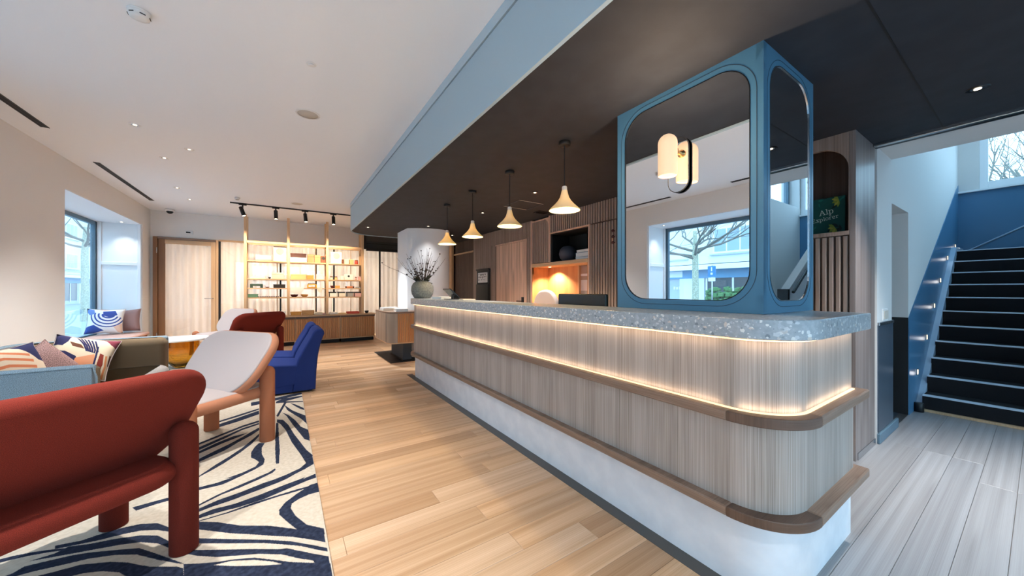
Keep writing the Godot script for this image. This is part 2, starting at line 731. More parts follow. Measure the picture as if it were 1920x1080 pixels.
func make_materials() -> void:
	mat("ceiling_white", Color("f3f6f9"), 0.9)
	mat("wall_warm", Color("ebe8e4"), 0.9)
	mat("white_paint", Color("ebeef0"), 0.6)
	mat("hall_white", Color("d6d4d1"), 0.85)
	mat("fascia_blue", Color("a8bfcc"), 0.6)
	mat("fascia_light", Color("b6cad5"), 0.6)
	tri_mat("soffit_dark", tex(speckle(3, 256, 0.03, "1f232b", "252931")), Vector3.ONE * 0.6, 0.75)
	mat("pillar_blue", Color("5384a0"), 0.32)
	mat("groove", Color("33424e"), 0.6)
	mat("dado_navy", Color("497ca1"), 0.3)
	mat("dado_dark", Color("3c4a58"), 0.35)
	mat("string_blue", Color("a9c0d4"), 0.4)
	var mir := mat("mirror", Color(0.93, 0.94, 0.95), 0.0, 1.0)
	mir.metallic_specular = 0.5
	mat("black_metal", Color("191a1c"), 0.4, 0.3)
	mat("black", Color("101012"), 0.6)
	mat("steel", Color("b9bcc0"), 0.25, 1.0)
	mat("brass", Color("d9a86a"), 0.2, 1.0)
	mat("white_plastic", Color("e8e8e6"), 0.45)
	mat("grey_plastic", Color("c5c0b6"), 0.5)
	mat("slot_black", Color("0c0c0d"), 0.7)
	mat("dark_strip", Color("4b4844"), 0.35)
	var fl := wood_image(11, 512, 1024, [[0.1, "a8835f"], [0.4, "c7a483"], [0.6, "d4b394"], [0.9, "e1c6aa"]], 0.55)
	var fu := tex(turned(fl))
	for i in 6:
		var tint: Color = [Color(1, 1, 1), Color(0.95, 0.93, 0.9), Color(1.0, 0.97, 0.93), Color(0.91, 0.88, 0.84), Color(0.98, 0.95, 0.9), Color(0.88, 0.84, 0.79)][i]
		var m := tri_mat("plank%d" % i, fu, Vector3(0.45, 1, 2.6), 0.42, tint, false, Vector3(0.17 * i, 0, 0.23 * i))
		m.metallic_specular = 0.45
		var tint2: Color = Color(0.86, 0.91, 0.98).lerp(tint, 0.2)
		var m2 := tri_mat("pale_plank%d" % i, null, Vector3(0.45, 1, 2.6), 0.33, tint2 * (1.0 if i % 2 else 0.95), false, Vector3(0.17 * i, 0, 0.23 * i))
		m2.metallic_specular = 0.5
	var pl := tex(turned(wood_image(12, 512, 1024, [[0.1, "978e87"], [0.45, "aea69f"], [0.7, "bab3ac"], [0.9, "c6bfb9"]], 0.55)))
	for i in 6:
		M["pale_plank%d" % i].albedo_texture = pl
	var oak := wood_image(21, 512, 512, [[0.1, "b98e66"], [0.45, "d0a880"], [0.7, "dab78f"], [0.9, "e4c6a3"]], 0.6)
	tri_mat("oak_v", tex(oak), Vector3(1.2, 0.6, 1.2), 0.5)
	tri_mat("oak_u", tex(turned(oak)), Vector3(0.6, 1.5, 1.5), 0.5)
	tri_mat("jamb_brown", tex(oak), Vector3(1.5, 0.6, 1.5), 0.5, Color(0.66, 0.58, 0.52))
	tri_mat("oak_light", tex(oak), Vector3(1.2, 0.6, 1.2), 0.5, Color(1.0, 0.96, 0.92))
	tri_mat("oak_orange", tex(oak), Vector3(1.2, 0.6, 1.2), 0.5, Color(1.0, 0.86, 0.72))
	var ven := wood_image(31, 1024, 512, [[0.15, "766b62"], [0.38, "a2958b"], [0.6, "b8aca3"], [0.85, "c9bfb7"]], 0.75)
	var vm := uv_mat("veneer", tex(ven), 0.5, Vector3(1.1, 0.9, 1))
	vm.metallic_specular = 0.35
	vm.uv1_offset = Vector3(0, 0.5, 0)
	tri_mat("veneer_tri", M.veneer.albedo_texture, Vector3(1.1, 0.9, 1.1), 0.45)
	var trim := wood_image(35, 512, 512, [[0.15, "5f493c"], [0.4, "806654"], [0.65, "957a68"], [0.9, "a78d7a"]], 0.6)
	tri_mat("trim_d", tex(turned(trim)), Vector3(2.5, 2.5, 2.5), 0.45)   # grain along u on every plane
	tri_mat("trim_dark", M.trim_d.albedo_texture, Vector3(2.0, 3.0, 2.0), 0.45, Color(0.72, 0.68, 0.66))
	var wal := wood_image(41, 512, 512, [[0.12, "66544a"], [0.4, "957f72"], [0.65, "ad978a"], [0.9, "c0ad9f"]], 0.6)
	tri_mat("walnut", tex(wal), Vector3(1.5, 0.7, 1.5), 0.55)
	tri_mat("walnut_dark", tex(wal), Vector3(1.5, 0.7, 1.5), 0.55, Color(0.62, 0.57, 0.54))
	tri_mat("walnut_light", tex(wal), Vector3(1.5, 0.7, 1.5), 0.5, Color(1.35, 1.28, 1.22))
	tri_mat("tall_unit", tex(wal), Vector3(1.5, 0.7, 1.5), 0.38, Color(0.84, 0.88, 0.93))
	tri_mat("plinth", tex(speckle(51, 512, 0.012, "e0e2e6", "e8e9ec", 4)), Vector3.ONE * 1.1, 0.55)
	uv_mat("terrazzo", tex(terrazzo()), 0.28, Vector3(1.6, 1.6, 1))
	M.terrazzo.uv1_triplanar = true
	M.terrazzo.uv1_triplanar_sharpness = 8.0
	M.terrazzo.uv1_scale = Vector3.ONE * 1.7
	var weave := tex(speckle(61, 256, 0.28, "c9c9c9", "ffffff", 2))
	var melange := tex(speckle(62, 256, 0.2, "6a6a6a", "ffffff", 3))
	var bump := tex(speckle(63, 256, 0.35, "000000", "ffffff", 1))
	fabric("cloth_red", Color("7c2d22"), weave, bump)
	fabric("cloth_red_dark", Color("70281d"), weave, bump)
	fabric("cloth_pale", Color("c9bab5"), weave, bump)
	fabric("cloth_terracotta", Color("c07a58"), weave, bump)
	fabric("cloth_rim", Color("cf8d6c"), weave, bump)
	fabric("cloth_blue", Color("2d3f80"), weave, bump)
	fabric("cloth_olive", Color("9c8468"), melange, bump, 7.0)
	fabric("cloth_seat", Color("c3bdb8"), melange, bump, 4.0)
	fabric("cloth_denim", Color("a9c0ce"), melange, bump, 7.0)
	fabric("cloth_pink", Color("e0b5a5"), weave, bump)
	fabric("cloth_mauve", Color("c9a09a"), melange, bump, 3.0)
	var cur := fabric("curtain", Color("fbf5ee"), weave, bump, 9.0)
	cur.albedo_texture = null
	cur.heightmap_enabled = false
	cur.albedo_color = Color("efe6dc")
	cur.backlight_enabled = true
	cur.backlight = Color(0.9, 0.9, 0.9)
	var cw := fabric("curtain_white", Color("efeae6"), weave, bump)
	cw.albedo_texture = null
	cw.heightmap_enabled = false
	cw.albedo_color = Color("e6e2e0")
	cw.backlight_enabled = true
	cw.backlight = Color(0.9, 0.88, 0.86)
	var g := mat("glass", Color(0.95, 0.98, 1.0, 0.06), 0.0)
	g.transparency = BaseMaterial3D.TRANSPARENCY_ALPHA
	var gd := mat("glass_dark", Color(0.12, 0.11, 0.11, 0.9), 0.02)
	gd.metallic_specular = 0.8
	var am := mat("amber_glass", Color(0.95, 0.78, 0.32, 0.06), 0.03)
	am.refraction_enabled = true
	am.refraction_scale = 0.05
	mat("frosted", Color("e9dfd8"), 0.3)
	mat("frame_blue", Color("5a7484"), 0.45)
	var sh := glow("opal", Color(1.0, 0.83, 0.66), 0.46)
	sh.roughness = 0.3
	glow("bulb_soft", Color(1.0, 0.9, 0.75), 0.8)
	mat("book_blue", Color("7fa0bd"), 0.6)
	mat("vase_dark", Color("4a4a55"), 0.6)
	var vw := uv_mat("veneer_warm", M.veneer.albedo_texture, 0.5, Vector3(1.1, 0.9, 1))
	vw.albedo_color = Color(1.0, 0.95, 0.88)
	vw.uv1_offset = Vector3(0, 0.5, 0)
	glow("bulb", Color(1.0, 0.85, 0.6), 5.0)
	glow("led", Color(1.0, 0.86, 0.66), 0.9)
	glow("lens", Color(1.0, 0.93, 0.82), 2.5)
	glow("lens_dim", Color(1.0, 0.9, 0.75), 1.1)
	var ps := mat("pendant_shade", Color("f8f1d8"), 0.35)
	ps.backlight_enabled = true
	ps.backlight = Color(0.8, 0.74, 0.55)
	mat("pendant_cap", Color("dcd8cf"), 0.4)
	tri_mat("vase", tex(speckle(71, 256, 0.04, "6a6c68", "83857e", 4)), Vector3.ONE * 3.0, 0.7)
	mat("twig", Color("3a2c25"), 0.8)
	mat("bud", Color("2b211f"), 0.8)
	mat("leaf_dark", Color("2c3026"), 0.8)
	tri_mat("carpet_black", tex(speckle(81, 256, 0.4, "101013", "1f1f23", 2)), Vector3.ONE * 4.0, 1.0)
	mat("nosing", Color("cfdce8"), 0.4)
	mat("screen_black", Color("1c2226"), 0.25)
	tri_mat("asphalt", tex(speckle(91, 256, 0.1, "8d9499", "a6acb0", 3)), Vector3.ONE * 0.5, 0.9)
	mat("facade", Color("dfe3e4"), 0.9)
	mat("facade_grey", Color("b4bcc2"), 0.9)
	mat("shop_blue", Color("5f9cc4"), 0.6)
	mat("shop_dark", Color("33424c"), 0.3)
	mat("sign_blue", Color("2c7fbf"), 0.5)
	tri_mat("bark", tex(speckle(95, 256, 0.05, "8d9078", "c9cbb4", 3)), Vector3.ONE * 1.2, 0.9)
	mat("branch", Color("6d6a60"), 0.9)
	mat("hedge", Color("4f7f4c"), 0.9)
	rug_material()


func terrazzo() -> Image:
	var side := 1024
	var im := speckle(55, side, 0.02, "9ea6ac", "adb4b9", 4)
	var r := RandomNumberGenerator.new()
	r.seed = 5
	var cols := [Color("d9dcdc"), Color("c9cdd0"), Color("e6e6e2"), Color("7f878d"), Color("d4cabf"), Color("b9c0c6")]
	for k in 1500:
		var c := Vector2(r.randf() * side, r.randf() * side)
		var rad := 3.0 + 17.0 * pow(r.randf(), 2.4)
		var poly := PackedVector2Array()
		var nv := r.randi_range(4, 6)
		var sq := r.randf_range(0.55, 1.0)
		var rot := r.randf() * TAU
		for i in nv:
			var a := TAU * (i + r.randf_range(-0.25, 0.25)) / nv
			poly.append(c + Vector2(cos(a) * rad, sin(a) * rad * sq).rotated(rot))
		fill_poly(im, poly, cols[r.randi() % cols.size()])
	return im


func fill_poly(im: Image, poly: PackedVector2Array, col: Color) -> void:
	var y0 := 1e9
	var y1 := -1e9
	for p in poly:
		y0 = minf(y0, p.y)
		y1 = maxf(y1, p.y)
	var n := poly.size()
	for y in range(maxi(0, int(ceil(y0 - 0.5))), mini(im.get_height(), int(ceil(y1 - 0.5)))):
		var yy := y + 0.5
		var xs: Array = []
		for i in n:
			var a := poly[i]
			var b := poly[(i + 1) % n]
			if (a.y <= yy) != (b.y <= yy):
				xs.append(a.x + (b.x - a.x) * (yy - a.y) / (b.y - a.y))
		xs.sort()
		for k in range(0, xs.size() - 1, 2):
			var xa := int(round(xs[k]))
			var xb := int(round(xs[k + 1]))
			if xb > xa:
				im.fill_rect(Rect2i(xa, y, xb - xa, 1), col)


const RUG := [
	["861,911 903,881 955,831 1016,790 1046,763 1076,735 1058,778 1039,827 1038,852 1052,883 1080,914 1118,948 1137,950 1137,891 1110,891 1086,882 1068,867 1065,844 1075,799 1098,741 1134,700 1132,644 1103,674 1065,710 1026,739 988,770 938,808 909,834 868,871", 1],
	["874,829 942,781 1018,728 1065,691 1102,654 1134,620 1134,606 1110,631 1083,661 1046,692 1008,722 934,769 878,806", 1],
	["854,798 882,778 936,744 991,710 1037,679 1056,670 1082,642 1134,589 1133,562 1106,585 1104,594 1073,624 1046,654 1002,685 957,708 922,726 886,754 857,782", 1],
	["864,740 891,724 925,707 958,695 993,677 1028,647 1064,615 1106,585 1135,564 1136,464 884,630", 1],
	["919,700 950,694 994,669 1029,640 1046,620 1012,638 960,670", 0],
	["861,914 918,918 978,932 1034,938 1080,942 1112,942 1112,934 1080,930 1034,928 979,920 919,911 862,910", 1],
	["856,944 884,956 934,955 988,969 1045,990 1095,1005 1108,1012 1100,1000 1136,1015 1136,986 1111,981 1094,974 1045,954 1000,936 947,929 897,930 859,926", 1],
	["850,980 888,1002 940,1017 996,1041 1021,1046 1057,1061 1095,1084 1114,1114 1102,1194 1076,1336 1056,1496 1036,1594 1022,1628 1022,1668 1046,1646 1066,1562 1084,1434 1103,1328 1120,1233 1137,1171 1136,1093 1108,1068 1082,1051 1056,1029 1032,1017 974,998 922,980 881,972 853,962", 1],
	["846,1005 883,1037 935,1068 979,1092 973,1090 1008,1110 1024,1130 1026,1118 1018,1100 985,1076 937,1049 895,1032 848,996", 1],
	["828,1120 872,1122 911,1136 890,1138 934,1155 968,1182 976,1213 964,1244 950,1269 947,1320 955,1368 967,1402 986,1390 978,1344 981,1281 992,1226 990,1185 967,1158 936,1134 904,1110 887,1100 832,1100", 1],
	["1020,1616 1028,1612 1032,1424 1036,1287 1035,1163 1026,1166 1022,1280 1020,1432", 1],
	["1042,1768 1068,1707 1094,1607 1112,1506 1140,1442 1136,1316 1119,1347 1100,1456 1083,1550 1060,1698", 1],
	["1051,1899 1083,1780 1108,1718 1136,1655 1137,1527 1116,1620 1089,1707 1064,1792", 1],
	["1077,1916 1100,1875 1134,1786 1136,1746 1118,1781 1092,1864", 1],
	["1013,1985 1045,2030 1136,2035 1136,2009 1058,1965 1136,1917 1136,1901 1061,1932 1026,1703 1019,1725 1050,1940 1014,1953", 1],
	["816,1203 851,1272 882,1322 916,1386 939,1446 962,1513 963,1480 942,1405 914,1342 875,1272 851,1237 817,1196", 1],
	["792,1357 834,1412 868,1453 906,1508 932,1555 958,1596 960,1560 935,1510 896,1454 862,1394 796,1327", 1],
	["780,1435 824,1492 874,1539 920,1552 899,1523 852,1483 784,1411", 1],
	["772,1479 843,1560 896,1624 954,1662 956,1640 898,1600 846,1531 778,1449", 1],
	["765,1530 838,1606 893,1662 952,1700 954,1673 895,1637 840,1582 769,1508", 1],
	["766,1710 851,1780 944,1863 948,1800 872,1734 772,1672", 1],
	["759,1763 862,1842 942,1904 944,1879 864,1812 762,1743", 1],
	["901,2041 1016,2068 1136,2123 1138,2068 1016,2011 906,1969", 1],
	["806,2245 1014,2150 1135,2173 1136,2145 1015,2102 814,2172", 1],
	["596,982 640,973 664,980 707,984 739,980 775,960 807,918 830,888 834,867 812,896 783,924 748,944 716,950 673,952 602,965", 1],
	["573,940 608,944 624,960 661,946 705,937 754,920 789,896 820,851 842,820 847,794 826,821 797,859 762,887 722,902 671,915 642,922", 1],
	["549,901 564,906 574,922 606,919 645,914 674,905 720,884 765,862 798,823 846,764 864,741 850,752 812,789 767,837 726,862 682,878 643,883 598,890 554,890", 1],
	["592,862 616,866 637,864 675,862 726,838 759,814 802,772 854,738 866,724 879,659 802,719 768,765 754,785 722,810 693,823 677,826 639,826", 1],
	["696,1090 740,1096 781,1099 794,1080 750,1075 710,1064", 1],
]


# the print of the rug: navy bands on cream; u from x = -2.1, v from depth 0.6, 400 pixels a metre
func rug_material() -> void:
	var w := 910
	var h := 1684
	var mask := Image.create(w, h, false, Image.FORMAT_L8)
	mask.fill(Color.BLACK)
	# beyond what the picture shows: more of the same flowing bands
	for k in 13:
		var p := PackedVector2Array()
		var yb := 60.0 + k * 125.0
		for i in 21:
			p.append(Vector2(i * 25.0, yb + 40 * sin(i * 0.33 + k * 0.8)))
		for i in 21:
			var x := (20 - i) * 25.0
			p.append(Vector2(x, yb + 48 * (1.0 - x / 520.0) + 4 + 40 * sin((20 - i) * 0.33 + k * 0.8)))
		fill_poly(mask, p, Color.WHITE)
	for row in RUG:
		var p := PackedVector2Array()
		for s in row[0].split(" "):
			var q: PackedStringArray = s.split(",")
			p.append(Vector2(float(q[0]) * 0.8, h - float(q[1]) * 0.8))
		fill_poly(mask, p, Color.WHITE if row[1] == 1 else Color.BLACK)
	var pile := noise_bytes(66, w, h, 910, 1684, 0.08, 3)
	var md := mask.get_data()
	var out := PackedByteArray()
	out.resize(w * h * 3)
	for i in w * h:
		var t := pile[i] / 255.0
		if md[i] > 127:
			out[i * 3] = int(26 + 30 * t)
			out[i * 3 + 1] = int(30 + 34 * t)
			out[i * 3 + 2] = int(44 + 40 * t)
		else:
			out[i * 3] = int(182 + 24 * t)
			out[i * 3 + 1] = int(170 + 24 * t)
			out[i * 3 + 2] = int(152 + 26 * t)
	var m := uv_mat("rug", tex(Image.create_from_data(w, h, false, Image.FORMAT_RGB8, out)), 1.0)
	m.heightmap_enabled = true
	m.heightmap_texture = M.cloth_red.heightmap_texture
	m.heightmap_scale = 0.15
	m.metallic_specular = 0.2


# ---------------------------------------------------------------- the room
func build_shell() -> void:
	wall("ceiling", -2.95, 3.95, CEIL, 3.15, -3.3, 12.8, M.ceiling_white)
	# the lowered ceiling over the counter, rounded at its far corner
	var so := struct("ceiling_lowered")
	var r := 0.5
	var inner := PackedVector2Array([Vector2(3.95, -3.3), Vector2(3.95, 7.65)])
	inner.append_array(arc(1.08 + r, 7.65 - r, r, 90, 180, 12))
	inner.append(Vector2(1.08, -3.3))
	plan(so, "soffit_board", inner, SOFFIT, CEIL + 0.01, M.soffit_dark)
	for d in [-1.2, 0.38]:
		bx(so, "joint", 1.09, 3.93, SOFFIT - 0.0015, SOFFIT + 0.004, d - 0.004, d + 0.004, M.slot_black, 0.0)
	bx(so, "joint", 1.93, 1.938, SOFFIT - 0.0015, SOFFIT + 0.004, -3.2, 0.38, M.slot_black, 0.0)
	var fa := struct("trim_1")
	for lay in [[SOFFIT - 0.012, 2.79, 0.0, "fascia_blue", "fascia_board"], [2.79, 2.803, 0.012, "groove", "shadow_gap"], [2.803, CEIL, -0.004, "fascia_light", "upper_band"]]:
		var o: float = lay[2]
		var p := PackedVector2Array([Vector2(3.4, 7.672 - o)])
		p.append_array(arc(1.08 + r, 7.65 - r, r + 0.022 - o, 90, 180, 14))
		p.append(Vector2(1.058 + o, -3.3))
		p.append(Vector2(1.079, -3.3))
		var back := arc(1.08 + r, 7.65 - r, r + 0.001, 90, 180, 14)
		back.reverse()
		p.append_array(back)
		p.append(Vector2(3.4, 7.651))
		plan(fa, lay[4], p, lay[0], lay[1], M[lay[3]])
	# behind the camera: a wall with a glazed entrance whose daylight reaches the floor on this side of the stairs
	var wf := struct("wall_front")
	for b in [[-2.95, -2.2, 0, 3.15], [2.3, 2.5, 0, 3.15], [5.3, 5.75, 0, 3.15], [-2.2, 2.3, 2.8, 3.15], [2.5, 5.3, 2.3, 3.15], [-2.2, 2.3, -0.1, 0.1]]:
		bx(wf, "wall_piece", b[0], b[1], b[2], b[3], -3.6, -3.3, M.wall_warm, 0.0)
	glazing("window_3", -2.2, 2.3, 0.1, 2.8, -3.45, 3)  # unseen glazing, made this large to send daylight up to the ceiling
	glazing("door_3", 2.5, 5.3, 0.0, 2.3, -3.45, 3)
	wall("wall_side", 5.44, 5.75, 0, 3.15, -3.3, -1.45, M.hall_white)
	wall("ceiling_hall", 3.95, 5.75, 2.6, 3.15, -3.3, -1.3, M.hall_white)


func glazing(called: String, x0: float, x1: float, y0: float, y1: float, d: float, n: int) -> void:
	var o := struct(called)
	for k in n + 1:
		var x := lerpf(x0 + 0.03, x1 - 0.03, float(k) / n)
		bx(o, "mullion", x - 0.03, x + 0.03, y0, y1, d - 0.04, d + 0.04, M.frame_blue)
	for y in [y0 + 0.03, y1 - 0.03]:
		bx(o, "rail", x0, x1, y - 0.03, y + 0.03, d - 0.035, d + 0.035, M.frame_blue)
	for k in n:
		var a := lerpf(x0 + 0.03, x1 - 0.03, float(k) / n) + 0.031
		var b := lerpf(x0 + 0.03, x1 - 0.03, float(k + 1) / n) - 0.031
		bx(o, "pane", a, b, y0 + 0.06, y1 - 0.06, d - 0.003, d + 0.003, M.glass, 0.0)


func build_floor() -> void:
	var f := wall("floor", -2.95, 9.2, -0.3, -0.015, -3.6, 12.8, M.oak_u)
	bx(f, "underlay", 1.72, 3.95, -0.015, -0.0005, 0.78, 10.2, M.oak_u, 0.0)
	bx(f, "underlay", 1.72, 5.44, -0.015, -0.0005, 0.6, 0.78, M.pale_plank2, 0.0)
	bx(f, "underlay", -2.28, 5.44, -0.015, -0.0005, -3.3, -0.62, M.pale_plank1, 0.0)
	bx(f, "underlay", 3.95, 5.44, -0.015, -0.0005, 0.72, 1.6, M.dado_dark, 0.0)
	var pitch := 0.14
	var row := 0
	var d := -0.62
	while d < 10.0:
		var x := -2.28
		var xmax := 5.44 if d < 0.6 else 1.72
		var first := true
		while x < xmax - 0.02:
			var l: float = [1.4, 1.8, 2.2][rng.randi() % 3]
			if first:
				l *= rng.randf_range(0.35, 1.0)
			first = false
			var e := minf(x + l, xmax)
			if xmax - e < 0.35:
				e = xmax
			if d < 0.6 and x < 1.9 and e > 1.6:
				e = 1.9
			var k := rng.randi() % 6
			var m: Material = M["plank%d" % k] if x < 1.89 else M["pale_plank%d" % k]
			bx(f, "plank", x + 0.0006, e - 0.0006, -0.015, 0.0, d + 0.0006, d + pitch - 0.0006, m, 0.0015)
			x = e
		d += pitch
		row += 1
	# dark inlaid strip along the foot of the counter and the dark patch by the little cabinet
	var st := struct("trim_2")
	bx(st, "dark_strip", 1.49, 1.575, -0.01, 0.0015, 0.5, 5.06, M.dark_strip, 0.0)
	bx(st, "dark_patch", 1.5, 2.05, -0.01, 0.0015, 5.98, 7.3, M.black, 0.0)


func build_left_wall() -> void:
	var w := struct("wall_left")
	for b in [[0, 0.36, -3.6, 12.8], [2.5, 3.15, -3.6, 12.8], [0.36, 2.5, -3.6, -2.7], [0.36, 2.5, 0.4, 1.45], [0.36, 2.5, 4.26, 6.68], [0.36, 2.5, 9.53, 12.8]]:
		bx(w, "wall_piece", -2.95, -2.28, b[0], b[1], b[2], b[3], M.wall_warm, 0.0)
	var n := 0
	for b in [[1.45, 4.26], [6.68, 9.53], [-2.7, 0.4]]:  # the last bay is unseen, added behind the camera for more daylight
		n += 1
		var o := struct("window_%d" % (n if n < 3 else 10))
		# painted linings of the niche
		bx(o, "lining", -2.94, -2.285, 0.3, 2.497, b[1] - 0.012, b[1] + 0.004, M.white_paint, 0.0)
		bx(o, "lining", -2.94, -2.285, 0.3, 2.497, b[0] - 0.004, b[0] + 0.012, M.white_paint, 0.0)
		bx(o, "lining", -2.94, -2.285, 2.488, 2.504, b[0], b[1], M.white_paint, 0.0)
		bx(o, "sill", -2.94, -2.285, 0.35, 0.37, b[0], b[1], M.white_paint, 0.0)
		for e in [[b[1] - 0.034, b[1] - 0.012], [b[0] + 0.012, b[0] + 0.034]]:
			for x in [[-2.86, -2.81], [-2.345, -2.295]]:
				bx(o, "stile", x[0], x[1], 0.37, 2.488, e[0], e[1], M.white_paint)
			for y in [[1.70, 1.76], [0.37, 0.43]]:
				bx(o, "crossrail", -2.81, -2.345, y[0], y[1], e[0], e[1], M.white_paint)
		for d in [b[0] + 0.045, b[1] - 0.045]:
			bx(o, "frame", -2.93, -2.87, 0.37, 2.488, d - 0.033, d + 0.033, M.frame_blue)
		for y in [0.405, 2.455]:
			bx(o, "frame", -2.93, -2.87, y - 0.033, y + 0.033, b[0] + 0.078, b[1] - 0.078, M.frame_blue)
		bx(o, "pane", -2.903, -2.897, 0.438, 2.422, b[0] + 0.078, b[1] - 0.078, M.glass, 0.0)
		if n == 3:
			continue
		# seat under the window
		var s := thing("window_seat", "terracotta window seat pad below the patterned cushion at far window" if n == 2 else "terracotta window seat pad below the near street window", "window seat", Vector3(-2.55, 0.37, -(b[0] + b[1]) / 2))
		bx(s, "pad", -2.82, -2.17 if n == 2 else -2.24, 0.372, 0.43, b[0] + 0.036, b[1] - 0.036, M.cloth_pink, 0.025)
		bx(s, "front_board", -2.277, -2.2 if n == 2 else -2.25, 0.22, 0.371, b[0] + 0.05, b[1] - 0.05, M.cloth_terracotta, 0.01)


func curtain_mesh(w: float, h: float, pitch: float, amp: float) -> Mesh:
	var st := begin()
	var n := int(w / pitch * 10)
	var pts: Array = []
	var nor: Array = []
	for i in n + 1:
		var x := -w / 2 + w * i / n
		var a := x / pitch * TAU
		var z := amp * (sin(a) + 0.35 * sin(a * 0.37 + 1.3))
		var dz := amp * (cos(a) * TAU / pitch + 0.35 * 0.37 * cos(a * 0.37 + 1.3) * TAU / pitch)
		pts.append(Vector3(x, 0, z))
		nor.append(Vector3(-dz, 0, 1).normalized())
	for i in n:
		for s in [1.0, -1.0]:
			var off := Vector3(0, 0, 0.002 * s)
			var a: Vector3 = pts[i] + off
			var b: Vector3 = pts[i + 1] + off
			var up := Vector3(0, h, 0)
			tri(st, a, b, b + up, nor[i] * s, nor[i + 1] * s, nor[i + 1] * s)
			tri(st, a, b + up, a + up, nor[i] * s, nor[i + 1] * s, nor[i] * s)
	return st.commit()


func build_far_wall() -> void:
	var w := struct("wall_back")
	bx(w, "wall_piece", -2.28, 1.78, 2.34, 3.15, 10.0, 10.2, M.wall_warm, 0.0)
	bx(w, "wall_piece", 1.78, 3.6, 2.78, 3.15, 10.0, 10.2, M.wall_warm, 0.0)
	bx(w, "wall_piece", -2.95, 3.95, -0.1, 3.15, 12.6, 12.8, M.wall_warm, 0.0)
	bx(w, "wall_piece", -2.28, -2.23, 0.0, 2.34, 10.0, 10.2, M.wall_warm, 0.0)
	# dark transom with the black rail of the glass screen
	var t := struct("window_4")
	bx(t, "frame", 1.78, 1.86, 2.34, 2.78, 9.97, 10.05, M.black_metal)
	bx(t, "frame", 1.86, 3.4, 2.30, 2.37, 9.96, 10.05, M.black_metal)
	bx(t, "frame", 1.86, 3.4, 2.74, 2.78, 9.97, 10.05, M.black_metal)
	bx(t, "pane", 1.86, 3.4, 2.37, 2.74, 10.0, 10.01, M.glass_dark, 0.0)
	# glass screen in front of the curtains
	var s := struct("window_5")
	for x in [-1.185, -0.064, 0.675, 1.078, 2.206]:
		bx(s, "mullion", x - 0.018, x + 0.018, 0.0, 2.32, 9.96, 10.02, M.black_metal)
	var xs := [-1.167, -0.082, 0.657, 1.06, 2.188, 3.4]
	for i in 5:
		bx(s, "pane", xs[i] + (0.036 if i > 0 else 0.0), xs[i + 1], 0.03, 2.31, 9.99, 9.996, M.glass, 0.0)
	bx(s, "head_rail", -1.2, 1.78, 2.31, 2.345, 9.95, 10.03, M.oak_u)
	# timber door with one large pane
	var d := struct("door_1")
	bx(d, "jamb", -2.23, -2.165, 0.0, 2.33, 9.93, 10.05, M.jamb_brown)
	bx(d, "jamb", -1.245, -1.203, 0.0, 2.33, 9.95, 10.05, M.oak_v)
	bx(d, "head", -2.165, -1.245, 2.29, 2.33, 9.95, 10.05, M.trim_d)
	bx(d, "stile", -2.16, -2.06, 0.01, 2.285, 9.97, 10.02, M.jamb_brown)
	bx(d, "stile", -1.33, -1.25, 0.01, 2.285, 9.97, 10.02, M.oak_v)
	bx(d, "rail", -2.06, -1.33, 2.2, 2.285, 9.97, 10.02, M.oak_u)
	bx(d, "rail", -2.06, -1.33, 0.01, 0.12, 9.97, 10.02, M.oak_u)
	bx(d, "pane", -2.06, -1.33, 0.12, 2.2, 9.992, 9.998, M.glass, 0.0)
	add(d, "handle", tube([Vector3(-1.29, 1.05, -9.97), Vector3(-1.29, 1.05, -9.92), Vector3(-1.31, 1.05, -9.91), Vector3(-1.43, 1.05, -9.91)], 0.009, 10), M.steel)
	for y in [0.3, 2.05]:
		add(d, "hinge", cyl(0.009, -0.06, 0.06, 10), M.steel, Vector3(-2.17, y, -9.925))
	# unseen lamps added behind the curtains to light them from the back
	for k in 3:
		var gl := thing("added_globe_lamp", ["added globe floor lamp, unseen, behind the door curtain", "added globe floor lamp, unseen, behind the shelf curtains", "added globe floor lamp, unseen, behind the curtain by the column"][k], "lamp", Vector3([-1.7, 0.45, 2.3][k], 0, -11.4), "added globe lamps behind the curtains")
		add(gl, "base", cyl(0.12, 0.0, 0.02, 24), M.black_metal)
		add(gl, "stem", cyl(0.012, 0.02, 1.24, 12), M.black_metal)
		var gp: Array = []
		for j in 13:
			gp.append(Vector2(0.14 * cos(-PI / 2 + PI * j / 12), 1.38 + 0.14 * sin(-PI / 2 + PI * j / 12)))
		add(gl, "globe", lathe(gp, 24), M.bulb_soft)
		omni("added_globe_bulb", gl.position + Vector3(0, 1.38, 0), [0.5, 2.9, 1.5][k], Color(1.0, 0.96, 0.9), 0.1)
	var kinds := ["behind the timber door pane", "beside the timber door", "behind the first bay of shelves", "behind the middle shelf bay", "behind the last shelf bay", "beyond the shelves next to the round column"]
	var spans := [[-2.22, -1.19], [-1.19, -0.06], [-0.062, 0.677], [0.681, 1.08], [1.084, 2.208], [2.204, 3.44]]
	for i in 6:
		var sp: Array = spans[i]
		var c := add(self, "curtain", curtain_mesh(sp[1] - sp[0], 2.32, 0.12, 0.02), M.curtain_white if i < 1 else M.curtain, Vector3((sp[0] + sp[1]) / 2, 0.03, -10.12))
		tag(c, ("white" if i < 1 else "cream") + " pleated curtain " + kinds[i], "curtain")


